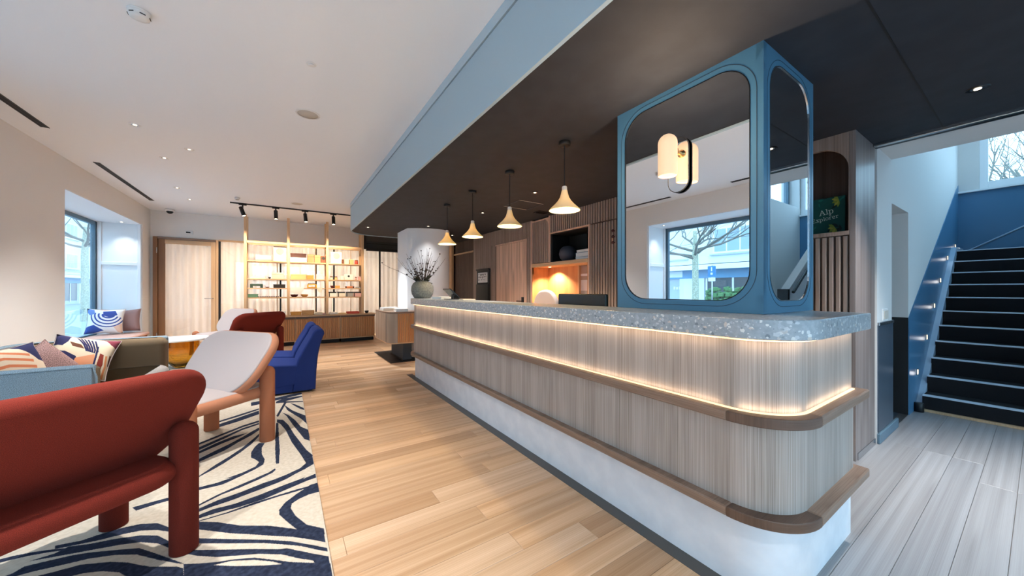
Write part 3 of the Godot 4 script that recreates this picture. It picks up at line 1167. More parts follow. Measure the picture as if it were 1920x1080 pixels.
# a run of upright battens as one piece of relief: x is the face, battens stand along the depth
func battens(parent: Node3D, called: String, x: float, y0: float, y1: float, d0: float, d1: float, m: Material, pitch := 0.044) -> void:
	var st := begin()
	var n := int(round((d1 - d0) / pitch))
	var c := Vector3(x, (y0 + y1) / 2, -(d0 + d1) / 2)
	for k in n:
		var d := d0 + (k + 0.5) * (d1 - d0) / n
		box_into(st, Vector3(x + 0.011, (y0 + y1) / 2, -d) - c, Vector3(0.022, y1 - y0, (d1 - d0) / n - 0.014), 0.003)
	meta_stuff(add(parent, called, st.commit(), m, c - origin(parent)))
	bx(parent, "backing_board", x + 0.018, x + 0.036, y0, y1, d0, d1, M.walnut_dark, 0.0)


func build_wood_wall() -> void:
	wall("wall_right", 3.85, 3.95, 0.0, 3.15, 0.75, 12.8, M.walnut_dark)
	var w := struct("wall_wood")
	var X := 3.41
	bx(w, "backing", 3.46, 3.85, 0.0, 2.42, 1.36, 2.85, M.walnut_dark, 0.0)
	battens(w, "batten_panel", X, 0.0, SOFFIT, 1.36, 2.85, M.walnut)
	battens(w, "batten_panel", X, 0.0, 2.095, 2.86, 3.31, M.walnut)
	battens(w, "batten_panel", X, 2.11, SOFFIT, 2.86, 4.14, M.walnut)
	battens(w, "batten_panel", X, 1.665, 2.33, 4.165, 4.60, M.walnut)
	battens(w, "batten_panel", X, 2.10, SOFFIT, 4.63, 5.95, M.walnut)
	battens(w, "batten_panel", X, 0.0, 2.095, 4.63, 4.755, M.walnut)
	battens(w, "batten_panel", X, 0.0, 2.095, 5.775, 5.95, M.walnut)
	battens(w, "batten_panel", X, 0.0, SOFFIT, 5.96, 6.72, M.walnut, 0.045)
	battens(w, "batten_panel", X + 0.09, 2.10, SOFFIT, 6.74, 7.86, M.walnut_dark, 0.05)
	battens(w, "batten_panel", X + 0.09, 0.0, 2.07, 6.74, 7.86, M.walnut_dark, 0.05)
	bx(w, "ledge", X + 0.04, X + 0.13, 2.07, 2.10, 6.74, 7.86, M.oak_u)
	bx(w, "oak_panel", X, X + 0.06, 0.0, SOFFIT + 0.4, 7.88, 8.62, M.oak_light)
	bx(w, "oak_panel", X, X + 0.06, 0.0, SOFFIT + 0.4, 8.63, 9.95, M.oak_light)
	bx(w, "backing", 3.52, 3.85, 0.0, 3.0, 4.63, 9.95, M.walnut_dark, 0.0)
	bx(w, "backing", 3.46, 3.85, 0.0, 2.42, 2.85, 3.33, M.walnut_dark, 0.0)
	bx(w, "backing", 3.46, 3.85, 2.1, 2.42, 3.33, 4.63, M.walnut_dark, 0.0)
	# frame boards round the openings
	for b in [[1.66, 2.42, 4.14, 4.162], [2.088, 2.108, 3.33, 4.14], [0.0, 2.11, 3.31, 3.332], [0.0, SOFFIT, 4.602, 4.628], [2.33, 2.352, 4.162, 4.602]]:
		bx(w, "frame_board", X - 0.006, X + 0.05, b[0], b[1], b[2], b[3], M.walnut_light)
	# rounded corner of the tall batten panel
	var cp := PackedVector2Array([Vector2(0.0, 0.0)])
	cp.append_array(arc(0.11, -0.11, 0.11, 180, 90, 10))
	var corner := add(w, "arched_corner", slab(cp_ccw(cp), 0.03, 0.0), M.walnut_light)
	corner.position = Vector3(X + 0.008, 2.33, -4.164)
	corner.rotation = Vector3(0, PI / 2, 0)
	# dark niche above, lit desk alcove below
	var ni: Material = M.black
	bx(w, "niche_back", 3.80, 3.85, 1.66, 2.1, 3.33, 4.14, M.walnut_dark, 0.0)
	bx(w, "niche_side", X + 0.02, 3.8, 1.66, 2.09, 4.10, 4.14, ni, 0.0)
	bx(w, "niche_side", X + 0.02, 3.8, 1.66, 2.09, 3.332, 3.345, ni, 0.0)
	bx(w, "niche_top", X + 0.02, 3.8, 2.075, 2.09, 3.345, 4.10, ni, 0.0)
	bx(w, "niche_back", 3.78, 3.80, 1.66, 2.075, 3.72, 4.10, ni, 0.0)
	bx(w, "shelf_board", X - 0.01, 3.8, 1.60, 1.655, 3.333, 4.6, M.oak_u)
	bx(w, "alcove_back", 3.74, 3.85, 0.0, 1.6, 3.86, 4.6, M.oak_orange, 0.0)
	bx(w, "alcove_back", 3.74, 3.85, 0.0, 0.95, 3.33, 3.86, M.oak_orange, 0.0)
	bx(w, "alcove_side", X, 3.74, 0.0, 1.6, 4.585, 4.602, M.oak_orange, 0.0)
	bx(w, "alcove_side", X, 3.74, 0.0, 1.6, 3.332, 3.35, M.oak_orange, 0.0)
	var fillet := PackedVector2Array([Vector2(0, 0)])
	fillet.append_array(arc(0.12, -0.12, 0.12, 180, 90, 10))
	var fi := add(w, "arched_corner", slab(cp_ccw(fillet), 0.03, 0.0), M.oak_orange)
	fi.position = Vector3(X + 0.012, 1.6, -4.585)
	fi.rotation = Vector3(0, PI / 2, 0)
	bx(w, "desk_top", X - 0.05, 3.74, 0.72, 0.75, 3.35, 4.585, M.oak_u)
	spot("alcove_downlight", Vector3(3.56, 1.592, -4.32), Vector3(0.15, -1, 0), 2.0, WARM, 62, 0.02)
	tag(add(self, "alcove_spotlight", cyl(0.022, -0.004, 0.0, 16, 0.001), M.lens, Vector3(3.56, 1.599, -4.32)), "small warm spotlight under the oak shelf of the desk alcove", "light")
	# a window to the back office with a blurred pane
	var o := struct("window_6")
	bx(o, "frame", 3.735, 3.80, 0.95, 1.6, 3.84, 3.87, M.oak_v)
	bx(o, "frame", 3.735, 3.80, 0.93, 0.96, 3.35, 3.84, M.oak_u)
	var bands := [[0.96, 1.22, "frosted_low"], [1.22, 1.38, "frosted_mid"], [1.38, 1.44, "frosted_tan"], [1.44, 1.475, "frosted_mid"], [1.475, 1.6, "frosted_tan"]]
	mat("frosted_low", Color("b9b2ae"), 0.2)
	mat("frosted_mid", Color("ece4e2"), 0.2)
	mat("frosted_tan", Color("b89a86"), 0.2)
	for b in bands:
		bx(o, "pane", 3.77, 3.78, b[0], b[1], 3.35, 3.84, M[b[2]], 0.0)
	# flush timber door
	var d := struct("door_2")
	bx(d, "leaf", X + 0.004, X + 0.05, 0.005, 2.065, 4.775, 5.755, M.walnut_light, 0.002)
	bx(d, "head", X - 0.004, X + 0.06, 2.07, 2.095, 4.757, 5.773, M.walnut_light)
	bx(d, "jamb", X - 0.004, X + 0.06, 0.0, 2.07, 4.757, 4.772, M.walnut_light)
	bx(d, "jamb", X - 0.004, X + 0.06, 0.0, 2.07, 5.758, 5.773, M.walnut_dark)
	bx(d, "lock_plate", X - 0.012, X + 0.006, 1.0, 1.11, 4.83, 4.89, M.black_metal)
	add(d, "handle", tube([Vector3(X, 1.04, -4.86), Vector3(X - 0.05, 1.04, -4.86), Vector3(X - 0.055, 1.04, -4.97)], 0.009, 8), M.black_metal)
	# three dark red coat hooks
	for k in 3:
		var h := thing("coat_hook", ["topmost of the three dark red wall hooks beside the pillar", "middle one of the three dark red wall hooks beside the pillar", "lowest of the three dark red wall hooks beside the pillar"][k], "hook", Vector3(X, 1.955 - 0.072 * k, -2.887), "dark red hooks")
		mat("hook_red", Color("4a1a18"), 0.4)
		add(h, "knob", lathe([Vector2(0.0, 0.0), Vector2(0.007, 0.0), Vector2(0.007, 0.02), Vector2(0.016, 0.03), Vector2(0.018, 0.04), Vector2(0.012, 0.048), Vector2(0, 0.05)], 14), M.hook_red, Vector3.ZERO, Vector3(0, 0, PI / 2))
	# leaflet rack with a small white poster
	var rk := thing("leaflet_stand", "tall black leaflet stand holding a white card beside the timber door", "stand", Vector3(X - 0.03, 0, -6.22))
	bx(rk, "back_board", X - 0.03, X - 0.004, 0.02, 1.66, 5.96, 6.49, M.black, 0.004)
	bx(rk, "pocket", X - 0.055, X - 0.03, 0.02, 1.35, 5.97, 6.48, M.black_metal, 0.004)
	bx(rk, "top_lip", X - 0.05, X - 0.028, 1.63, 1.665, 5.955, 6.495, M.black_metal, 0.004)
	var pm := uv_mat("card_print", tex(card_print()), 0.7)
	var card := add(rk, "card", slab(rrect(0.40, 0.20, 0.004, 2), 0.003, 0.0), M.white_plastic, Vector3(X - 0.036, 1.485, -6.225) - origin(rk), Vector3(0, -PI / 2, 0))
	var face := begin()
	quad(face, Vector3(-0.195, -0.095, 0.0018), Vector3(0.195, -0.095, 0.0018), Vector3(0.195, 0.095, 0.0018), Vector3(-0.195, 0.095, 0.0018), Vector3(0, 0, 1))
	add(card, "print", face.commit(), pm)
	# tall unit with an arched niche, its end faces the stairs
	var t := thing("tall_unit", "tall timber unit with arched dark niche holding a green poster", "cabinet", Vector3(3.65, 0, -1.05))
	bx(t, "side_panel", X, 3.92, 0.0, SOFFIT, 0.727, 0.762, M.tall_unit, 0.002)
	bx(t, "side_panel", X, 3.85, 0.0, SOFFIT, 1.32, 1.355, M.walnut, 0.002)
	bx(t, "back_panel", 3.74, 3.85, 0.0, SOFFIT, 0.762, 1.32, M.walnut_dark, 0.0)
	bx(t, "shelf", X, 3.74, 1.625, 1.655, 0.762, 1.32, M.walnut, 0.002)
	var w2 := 0.558
	var arch := PackedVector2Array([Vector2(-w2 / 2 + 0.02, 1.655), Vector2(w2 / 2 - 0.004, 1.655)])
	arch.append_array(arc(w2 / 2 - 0.004 - 0.17, 2.28 - 0.17, 0.17, 0, 90, 12))
	arch.append_array(arc(-w2 / 2 + 0.02 + 0.17, 2.28 - 0.17, 0.17, 90, 180, 12))
	add(t, "arched_front", ring_plate(frame_of(arch, -w2 / 2, w2 / 2, 1.655, SOFFIT), arch, 0.03), M.walnut, Vector3(X + 0.016, 0, -1.041) - origin(t), Vector3(0, PI / 2, 0) + Vector3(0, PI, 0))
	battens(t, "batten_panel", X + 0.004, 0.0, 1.62, 0.765, 1.317, M.walnut, 0.04)
	bx(t, "plinth", 3.45, 3.92, 0.0, 0.05, 0.722, 0.727, M.steel, 0.0)
	# the green poster
	var po := thing("poster", "green and yellow leafy poster in the arched niche of the tall unit", "poster", Vector3(3.6, 1.656, -0.962))
	po.rotation = Vector3(0, 0, -0.05)
	var board := add(po, "board", slab(rrect(0.27, 0.30, 0.003, 2), 0.006, 0.001), M.black, Vector3(0, 0.152, 0), Vector3(0, -PI / 2, 0))
	var pf := begin()
	quad(pf, Vector3(-0.133, -0.148, 0.0034), Vector3(0.133, -0.148, 0.0034), Vector3(0.133, 0.148, 0.0034), Vector3(-0.133, 0.148, 0.0034), Vector3(0, 0, 1))
	add(board, "print", pf.commit(), uv_mat("poster_print", tex(poster_print()), 0.5))
	var lm := mat("poster_letters", Color("dfeee6"), 0.5)
	for s in [["Alp", 0.052, Vector3(0.022, 0.035, 0.004)], ["Explorer", 0.037, Vector3(0.014, -0.018, 0.004)]]:
		var tm := TextMesh.new()
		tm.text = s[0]
		var fo := SystemFont.new()
		fo.font_names = PackedStringArray(["Droid Serif"])
		fo.font_italic = true
		tm.font = fo
		tm.font_size = 32
		tm.pixel_size = s[1] / 30.0
		tm.depth = 0.0008
		add(board, "lettering", tm, lm, s[2], Vector3(0, 0, 0.14))


func cp_ccw(p: PackedVector2Array) -> PackedVector2Array:
	var q := PackedVector2Array(p)
	if area_of(q) < 0:
		q.reverse()
	return q


func card_print() -> Image:
	var im := Image.create(128, 64, false, Image.FORMAT_RGB8)
	im.fill(Color("e8e2dd"))
	var r := RandomNumberGenerator.new()
	r.seed = 3
	for k in 26:
		im.fill_rect(Rect2i(6 + (k % 9) * 13, 6 + (k / 9) * 18, r.randi_range(2, 9), r.randi_range(2, 14)), Color("3a302c"))
	return im


func poster_print() -> Image:
	var w := 384
	var h := 320
	var im := Image.create(w, h, false, Image.FORMAT_RGB8)
	im.fill(Color("155a52"))
	var r := RandomNumberGenerator.new()
	r.seed = 9
	for k in 26:
		var c := Vector2(r.randf() * w, r.randf() * h)
		if absf(c.y - 150) < 60 and c.x > 60:
			continue
		leaf(im, c, r.randf() * TAU, r.randf_range(30, 70), Color("0b2f2e") if k % 2 else Color("1d766c"))
	for q in [[330, 30], [300, 260], [20, 230], [30, 110]]:
		for k in 5:
			leaf(im, Vector2(q[0], q[1]), -1.6 + 0.55 * k + q[0] * 0.01, 62, Color("b9bd4e") if k % 2 else Color("8fa843"))
	return im


func leaf(im: Image, c: Vector2, a: float, l: float, col: Color) -> void:
	var p := PackedVector2Array()
	for k in 9:
		var t := k / 8.0
		p.append(c + Vector2(t * l, sin(t * PI) * l * 0.2).rotated(a))
	for k in 7:
		var t := 1.0 - (k + 1) / 8.0
		p.append(c + Vector2(t * l, -sin(t * PI) * l * 0.2).rotated(a))
	fill_poly(im, p, col)


func build_stairs() -> void:
	# the wall beside the stairs, with a passage through it
	var w := struct("wall_stairs")
	bx(w, "wall_piece", 3.95, 4.446, 0.0, 4.7, 0.72, 0.9, M.hall_white, 0.0)
	bx(w, "wall_piece", 4.446, 5.133, 1.985, 4.7, 0.72, 1.5, M.hall_white, 0.0)
	bx(w, "wall_piece", 5.133, 9.2, 0.0, 4.7, 0.72, 1.5, M.hall_white, 0.0)
	bx(w, "wall_piece", 3.95, 5.2, 0.0, 2.4, 1.5, 1.7, M.hall_white, 0.0)
	# painted dado: upright on the near piece, rising with the stairs beyond the passage
	bx(w, "dado", 3.96, 4.45, 0.09, 0.94, 0.712, 0.722, M.dado_dark, 0.0)
	bx(w, "dado_cap", 3.96, 4.45, 0.94, 0.965, 0.706, 0.722, M.steel, 0.002)
	bx(w, "dado", 4.44, 5.138, 0.0, 0.95, 1.49, 1.502, M.black, 0.0)  # black in place of navy: shade of the passage put into the colour
	bx(w, "dado", 5.128, 5.136, 0.0, 0.955, 0.72, 1.49, M.black, 0.0)  # passage shade painted in black on this side too
	var dp := PackedVector2Array([Vector2(5.133, 0.0), Vector2(8.8, 0.0), Vector2(8.8, 2.86), Vector2(8.5, 2.72), Vector2(5.133, 0.955)])
	add(w, "stair_dado", slab(dp, 0.008, 0.0), M.dado_navy, Vector3(0, 0, -0.716))
	var sp := PackedVector2Array([Vector2(5.36, 0.0), Vector2(5.47, 0.0), Vector2(7.55, 1.36), Vector2(8.05, 1.74), Vector2(8.8, 1.79), Vector2(8.8, 1.87), Vector2(8.0, 1.84), Vector2(7.5, 1.5)])
	add(w, "stair_string", slab(sp, 0.05, 0.004, 2), M.string_blue, Vector3(0, 0, -0.69))
	add(w, "string_foot", cyl(0.035, 0.0, 0.09, 16), M.black_metal, Vector3(5.36, 0, -0.68))
	var b1 := bx(self, "baseboard_stairs", 3.95, 4.6, 0.0, 0.08, 0.702, 0.722, M.frame_blue, 0.004)
	b1.set_meta("kind", "structure")
	# head rail of the opening and the lintel behind it
	var li := struct("trim_3")
	bx(li, "head_rail", 3.86, 3.9, SOFFIT - 0.025, SOFFIT + 0.01, -3.3, 0.727, M.steel, 0.004)
	bx(li, "track", 3.9, 3.955, SOFFIT - 0.02, SOFFIT + 0.02, -3.3, 0.727, M.black_metal, 0.0)
	bx(li, "lintel", 3.955, 4.44, SOFFIT - 0.005, 4.7, -3.3, 0.722, M.hall_white, 0.0)
	# far wall with its high window
	var f := struct("wall_landing")
	bx(f, "wall_piece", 8.8, 9.2, -0.2, 2.76, -1.6, 0.72, M.hall_white, 0.0)
	bx(f, "wall_piece", 8.8, 9.2, 2.76, 4.7, 0.52, 0.72, M.hall_white, 0.0)
	bx(f, "wall_piece", 8.8, 9.2, 4.3, 4.7, -1.6, 0.52, M.hall_white, 0.0)
	bx(f, "wall_piece", 8.8, 9.2, 2.76, 4.3, -1.6, -1.3, M.hall_white, 0.0)
	bx(f, "dado", 8.79, 8.802, 1.7, 2.72, -1.3, 0.715, M.dado_navy, 0.0)
	bx(f, "sill", 8.74, 8.86, 2.72, 2.75, -1.3, 0.715, M.white_paint, 0.003)
	add(f, "slanted_trim", tube([Vector3(8.785, 1.80, -0.67), Vector3(8.785, 2.13, -0.15), Vector3(8.785, 2.7, 1.0)], 0.012, 8), M.string_blue)
	var win := struct("window_7")
	for d in [0.48, -1.26]:
		bx(win, "frame", 8.84, 8.92, 2.76, 4.3, d - 0.04, d + 0.04, M.white_paint)
	for y in [2.81, 4.25]:
		bx(win, "frame", 8.84, 8.92, y - 0.05, y + 0.05, -1.22, 0.44, M.white_paint)
	bx(win, "pane", 8.87, 8.876, 2.86, 4.2, -1.22, 0.44, M.glass, 0.0)
	# the side away from the desk, and the roof of the stairwell
	var far := struct("wall_flight")
	for b in [[5.44, 9.2, -0.2, 2.9], [5.44, 6.0, 2.9, 4.7], [8.75, 9.2, 2.9, 4.7], [6.0, 8.75, 4.5, 4.7]]:
		bx(far, "wall_piece", b[0], b[1], b[2], b[3], -1.6, -1.3, M.hall_white, 0.0)
	glazing("window_8", 6.0, 8.75, 2.9, 4.5, -1.5, 3)  # unseen window, added to bring more daylight into the stairwell
	var pa := struct("parapet")
	add(pa, "parapet_wall", slab(PackedVector2Array([Vector2(5.34, 0.0), Vector2(8.8, 0.0), Vector2(8.8, 3.2), Vector2(8.2, 3.02), Vector2(5.34, 1.22)]), 0.09, 0.0), M.hall_white, Vector3(0, 0, 0.40))
	add(pa, "handrail", tube([Vector3(5.36, 1.2, 0.31), Vector3(8.1, 2.92, 0.31), Vector3(8.75, 3.05, 0.31)], 0.018, 10), M.black_metal)
	bx(pa, "newel", 5.30, 5.345, 0.0, 1.24, -0.46, -0.34, M.black_metal)
	for k in 4:
		add(pa, "rail_bracket", tube([Vector3(5.9 + k * 0.7, 1.53 + k * 0.44, 0.31), Vector3(5.9 + k * 0.7, 1.48 + k * 0.44, 0.356)], 0.008, 6), M.black_metal)
	var cs := struct("ceiling_stairs")
	for b in [[4.44, 5.6, -1.6, 1.5], [8.5, 9.2, -1.6, 1.5], [5.6, 8.5, -1.6, -1.1], [5.6, 8.5, -0.1, 1.5]]:
		bx(cs, "ceiling_piece", b[0], b[1], 4.7, 4.9, b[2], b[3], M.hall_white, 0.0)
	var rl := struct("window_9")  # rooflight added out of view to brighten the stairs from above
	for k in 4:
		bx(rl, "bar", 5.62 + k * 0.953 - 0.03, 5.62 + k * 0.953 + 0.03, 4.72, 4.8, -1.1, -0.1, M.white_paint)
	for k in 3:
		bx(rl, "pane", 5.66 + k * 0.953, 6.54 + k * 0.953, 4.755, 4.762, -1.09, -0.11, M.glass, 0.0)
	wall("wall_over_hall", 4.44, 5.6, 3.1, 4.9, -1.6, -1.3, M.hall_white)
	# the flight: black carpeted steps with pale nosings
	var s := struct("stairs")
	for i in range(1, 12):
		var x := 5.44 + 0.26 * (i - 1)
		var o := bx(s, "step", x, 8.8 if i == 11 else x + 0.4, 0.163 * (i - 1) - 0.02, 0.163 * i - 0.006, -0.35, 0.668, M.carpet_black, 0.004)
		bx(o, "nosing", x - 0.004, x + 0.05, 0.163 * i - 0.014, 0.163 * i, -0.35, 0.668, M.nosing, 0.003)
	bx(s, "foot_board", 5.40, 5.44, 0.0, 0.022, -0.35, 0.66, M.oak_v, 0.002)
	var lp := [[5.494, 0.378], [6.023, 0.70], [6.513, 1.041], [6.97, 1.352], [7.586, 1.669], [8.345, 1.88]]
	var lab := ["lowest small step light beside the bottom of the black stairs", "second step light up from the foot of the black stairs", "third step light up from the foot of the black stairs", "fourth step light up from the foot of the black stairs", "second highest step light near the top of the stairs", "highest step light by the stair landing wall"]
	for k in 6:
		var t := thing("step_light", lab[k], "light", Vector3(lp[k][0], lp[k][1], -0.712), "step lights along the stairs")
		add(t, "housing", slab(rrect(0.046, 0.07, 0.01, 4), 0.01, 0.003, 2), M.frame_blue, Vector3.ZERO)
		add(t, "lamp", slab(rrect(0.03, 0.05, 0.009, 4), 0.006, 0.0), M.lens_dim, Vector3(0, 0, 0.007))
		omni("step_lamp", t.position + Vector3(0, -0.02, 0.05), 0.0015, LAMP, 0.02)
	var sw := thing("light_switch", "white switch plate above the dark dado near the passage", "switch", Vector3(4.19, 1.02, -0.718))
	add(sw, "plate", slab(rrect(0.16, 0.1, 0.006, 3), 0.01, 0.002, 2), M.white_plastic)
	for k in 2:
		add(sw, "rocker", slab(rrect(0.06, 0.07, 0.004, 3), 0.008, 0.002, 2), M.grey_plastic, Vector3(-0.037 + 0.074 * k, 0, 0.007))


func branch_into(st: SurfaceTool, p: Vector3, dir: Vector3, l: float, r: float, depth: int, rg: RandomNumberGenerator) -> void:
	var pts: Array = [p]
	var d := dir
	for k in 4:
		d = (d + Vector3(rg.randf_range(-0.18, 0.18), rg.randf_range(-0.1, 0.2), rg.randf_range(-0.18, 0.18))).normalized()
		pts.append(pts[-1] + d * l / 4)
	tube_into(st, pts, [r, r * 0.88, r * 0.76, r * 0.64, r * 0.5], 5)
	if depth <= 0:
		return
	for k in 3 if depth > 1 else 4:
		var at: Vector3 = pts[2 + rg.randi() % 3]
		var sd := (d + Vector3(rg.randf_range(-1, 1), rg.randf_range(-0.3, 0.7), rg.randf_range(-1, 1)) * 0.9).normalized()
		branch_into(st, at, sd, l * rg.randf_range(0.55, 0.8), r * 0.5, depth - 1, rg)


func bare_tree(called: String, label: String, at: Vector3, trunk_r: float, fork: float, reach: float, n: int, sd: int, rise: float) -> Node3D:
	var t := thing(called, label, "tree", at)
	var rg := RandomNumberGenerator.new()
	rg.seed = sd
	add(t, "trunk", tube([Vector3.ZERO, Vector3(0.02, fork * 0.5, 0.02), Vector3(0, fork, 0), Vector3(0.03, fork + reach * 0.5, 0)], [trunk_r * 1.15, trunk_r, trunk_r * 0.95, trunk_r * 0.5], 12), M.bark)
	var st := begin()
	for k in n:
		var a := TAU * k / n + rg.randf() * 0.5
		branch_into(st, Vector3(0, fork + rg.randf() * reach * 0.35 - 0.1, 0), Vector3(cos(a), rise, sin(a)).normalized(), reach * rg.randf_range(0.7, 1.1), trunk_r * 0.45, 3, rg)
	add(t, "branches", st.commit(), M.branch)
	return t


func build_street() -> void:
	mat("pane_pale", Color("8fa6b4"), 0.2)
	wall("ground", -60, 60, -0.5, -0.17, -40, 90, M.asphalt)
	bare_tree("street_tree", "bare pollarded street tree seen in the mirror on the pillar", Vector3(-10.28, -0.17, -7.72), 0.12, 2.7, 2.2, 10, 4, 0.22)
	bare_tree("street_tree", "bare street tree further along the pavement outside the far window", Vector3(-7.6, -0.17, -24.0), 0.13, 3.0, 2.6, 7, 8, 0.3)
	for k in 3:
		bare_tree("garden_tree", ["bare tree nearest the wall outside the high stair window", "middle bare tree outside the high stair window", "bare tree furthest along outside the high stair window"][k], Vector3([24.0, 36.0, 48.0][k], -0.2, [0.4, 1.2, 8.0][k]), [0.16, 0.2, 0.24][k], [3.2, 4.0, 5.0][k], [3.0, 4.2, 5.4][k], 9, 20 + k, 0.9)
	# the building across the street
	var b := thing("building", "pale street front with shops and upper windows seen in the pillar mirror", "building", Vector3(-18.3, 0, -25))
	bx(b, "upper_wall", -24.0, -18.3, 2.9, 11.0, -14, 90, M.facade, 0.0)
	bx(b, "shop_wall", -24.0, -18.45, -0.2, 2.3, -14, 90, M.facade_grey, 0.0)
	bx(b, "canopy", -18.9, -17.6, 2.62, 2.78, -14, 90, M.facade_grey, 0.01)
	bx(b, "canopy_edge", -17.62, -17.55, 2.5, 2.8, -14, 90, M.white_paint, 0.01)
	bx(b, "shop_sign_band", -18.5, -18.3, 2.0, 2.62, -14, 90, M.shop_blue, 0.0)
	bx(b, "ledge", -18.4, -18.2, 3.2, 3.3, 12.6, 90, M.facade_grey, 0.01)
	var n := 0
	for k in 10:
		var d := 9.9 + (k - 2) * 7.5
		for y in [3.52, 6.6]:
			var o := bx(b, "window", -18.32, -18.24, y - 0.06, y + 1.5, d - 1.15, d + 1.15, M.white_paint, 0.004)
			for j in 3:
				bx(o, "pane", -18.24, -18.235, y + 0.06, y + 1.4, d - 1.08 + j * 0.73, d - 1.08 + j * 0.73 + 0.66, M.pane_pale, 0.0)
			bx(b, "window_sill", -18.34, -18.15, y - 0.16, y - 0.08, d - 1.3, d + 1.3, M.facade_grey, 0.004)
		var s := bx(b, "shop_window", -18.46, -18.42, 0.2, 2.0, d - 3.0, d + 1.6, M.shop_dark, 0.0)
		for j in 4:
			bx(s, "mullion", -18.44, -18.38, 0.1, 2.0, d - 3.0 + j * 1.53 - 0.05, d - 3.0 + j * 1.53 + 0.05, M.white_paint, 0.0)
		bx(b, "pier", -18.5, -18.3, -0.2, 2.0, d + 1.7, d + 3.3, M.facade, 0.0)
	for k in 6:
		bx(b, "sign_mark", -18.41, -18.40, 1.30, 1.46 + 0.03 * (k % 2), 12.62 + k * 0.19, 12.75 + k * 0.19, M.white_paint, 0.0)
	for k in 4:
		bx(b, "sign_panel", -18.3, -18.28, 2.1, 2.5, 6.0 + k * 7.0, 9.0 + k * 7.0, M.white_paint, 0.0)
	var p := thing("parking_sign", "blue square street sign on a grey post across the street", "sign", Vector3(-12.0, -0.17, -7.92))
	add(p, "post", cyl(0.03, 0.0, 2.5, 12), M.steel)
	add(p, "panel", slab(rrect(0.34, 0.46, 0.03, 4), 0.02, 0.004, 2), M.sign_blue, Vector3(0.04, 2.24, 0), Vector3(0, PI / 2, 0))
	add(p, "white_mark", cbox(Vector3(0.004, 0.17, 0.05), 0.0), M.white_paint, Vector3(0.052, 2.33, 0))
	add(p, "white_mark", cbox(Vector3(0.004, 0.09, 0.09), 0.0), M.white_paint, Vector3(0.052, 2.13, 0))
	add(p, "lower_plate", slab(rrect(0.30, 0.16, 0.02, 4), 0.02, 0.004, 2), M.white_paint, Vector3(0.04, 1.88, 0), Vector3(0, PI / 2, 0))
	var hd := thing("hedge", "low clipped green hedge in front of the shops across the street", "hedge", Vector3(-16.4, -0.17, -8.8))
	var st := begin()
	var rg := RandomNumberGenerator.new()
	rg.seed = 14
	for k in 260:
		box_into(st, Vector3(rg.randf_range(-0.35, 0.35), rg.randf_range(0.1, 1.5), rg.randf_range(-1.6, 1.6)), Vector3(rg.randf_range(0.1, 0.3), rg.randf_range(0.1, 0.25), rg.randf_range(0.1, 0.3)), 0.04)
	meta_stuff(add(hd, "foliage", st.commit(), M.hedge))
	add(hd, "trough", cbox(Vector3(0.9, 0.3, 3.4), 0.02), M.facade_grey, Vector3(0, 0.15, 0))



# ---------------------------------------------------------------- the reception counter
# plan outline of the counter: front at x0, near end at d0, outer corner radius r
func counter_plan(x0: float, x1: float, d0: float, d1: float, r: float, wide: float) -> PackedVector2Array:
	var p := PackedVector2Array([Vector2(x1, d0)])
	p.append(Vector2(x1, 1.54))
	p.append(Vector2(wide, 1.54))
	p.append(Vector2(wide, d1))
	p.append_array(arc(x0 + r, d1 - r, r, 90, 180, 10))
	p.append_array(arc(x0 + r, d0 + r, r, 180, 270, 14))
	return p


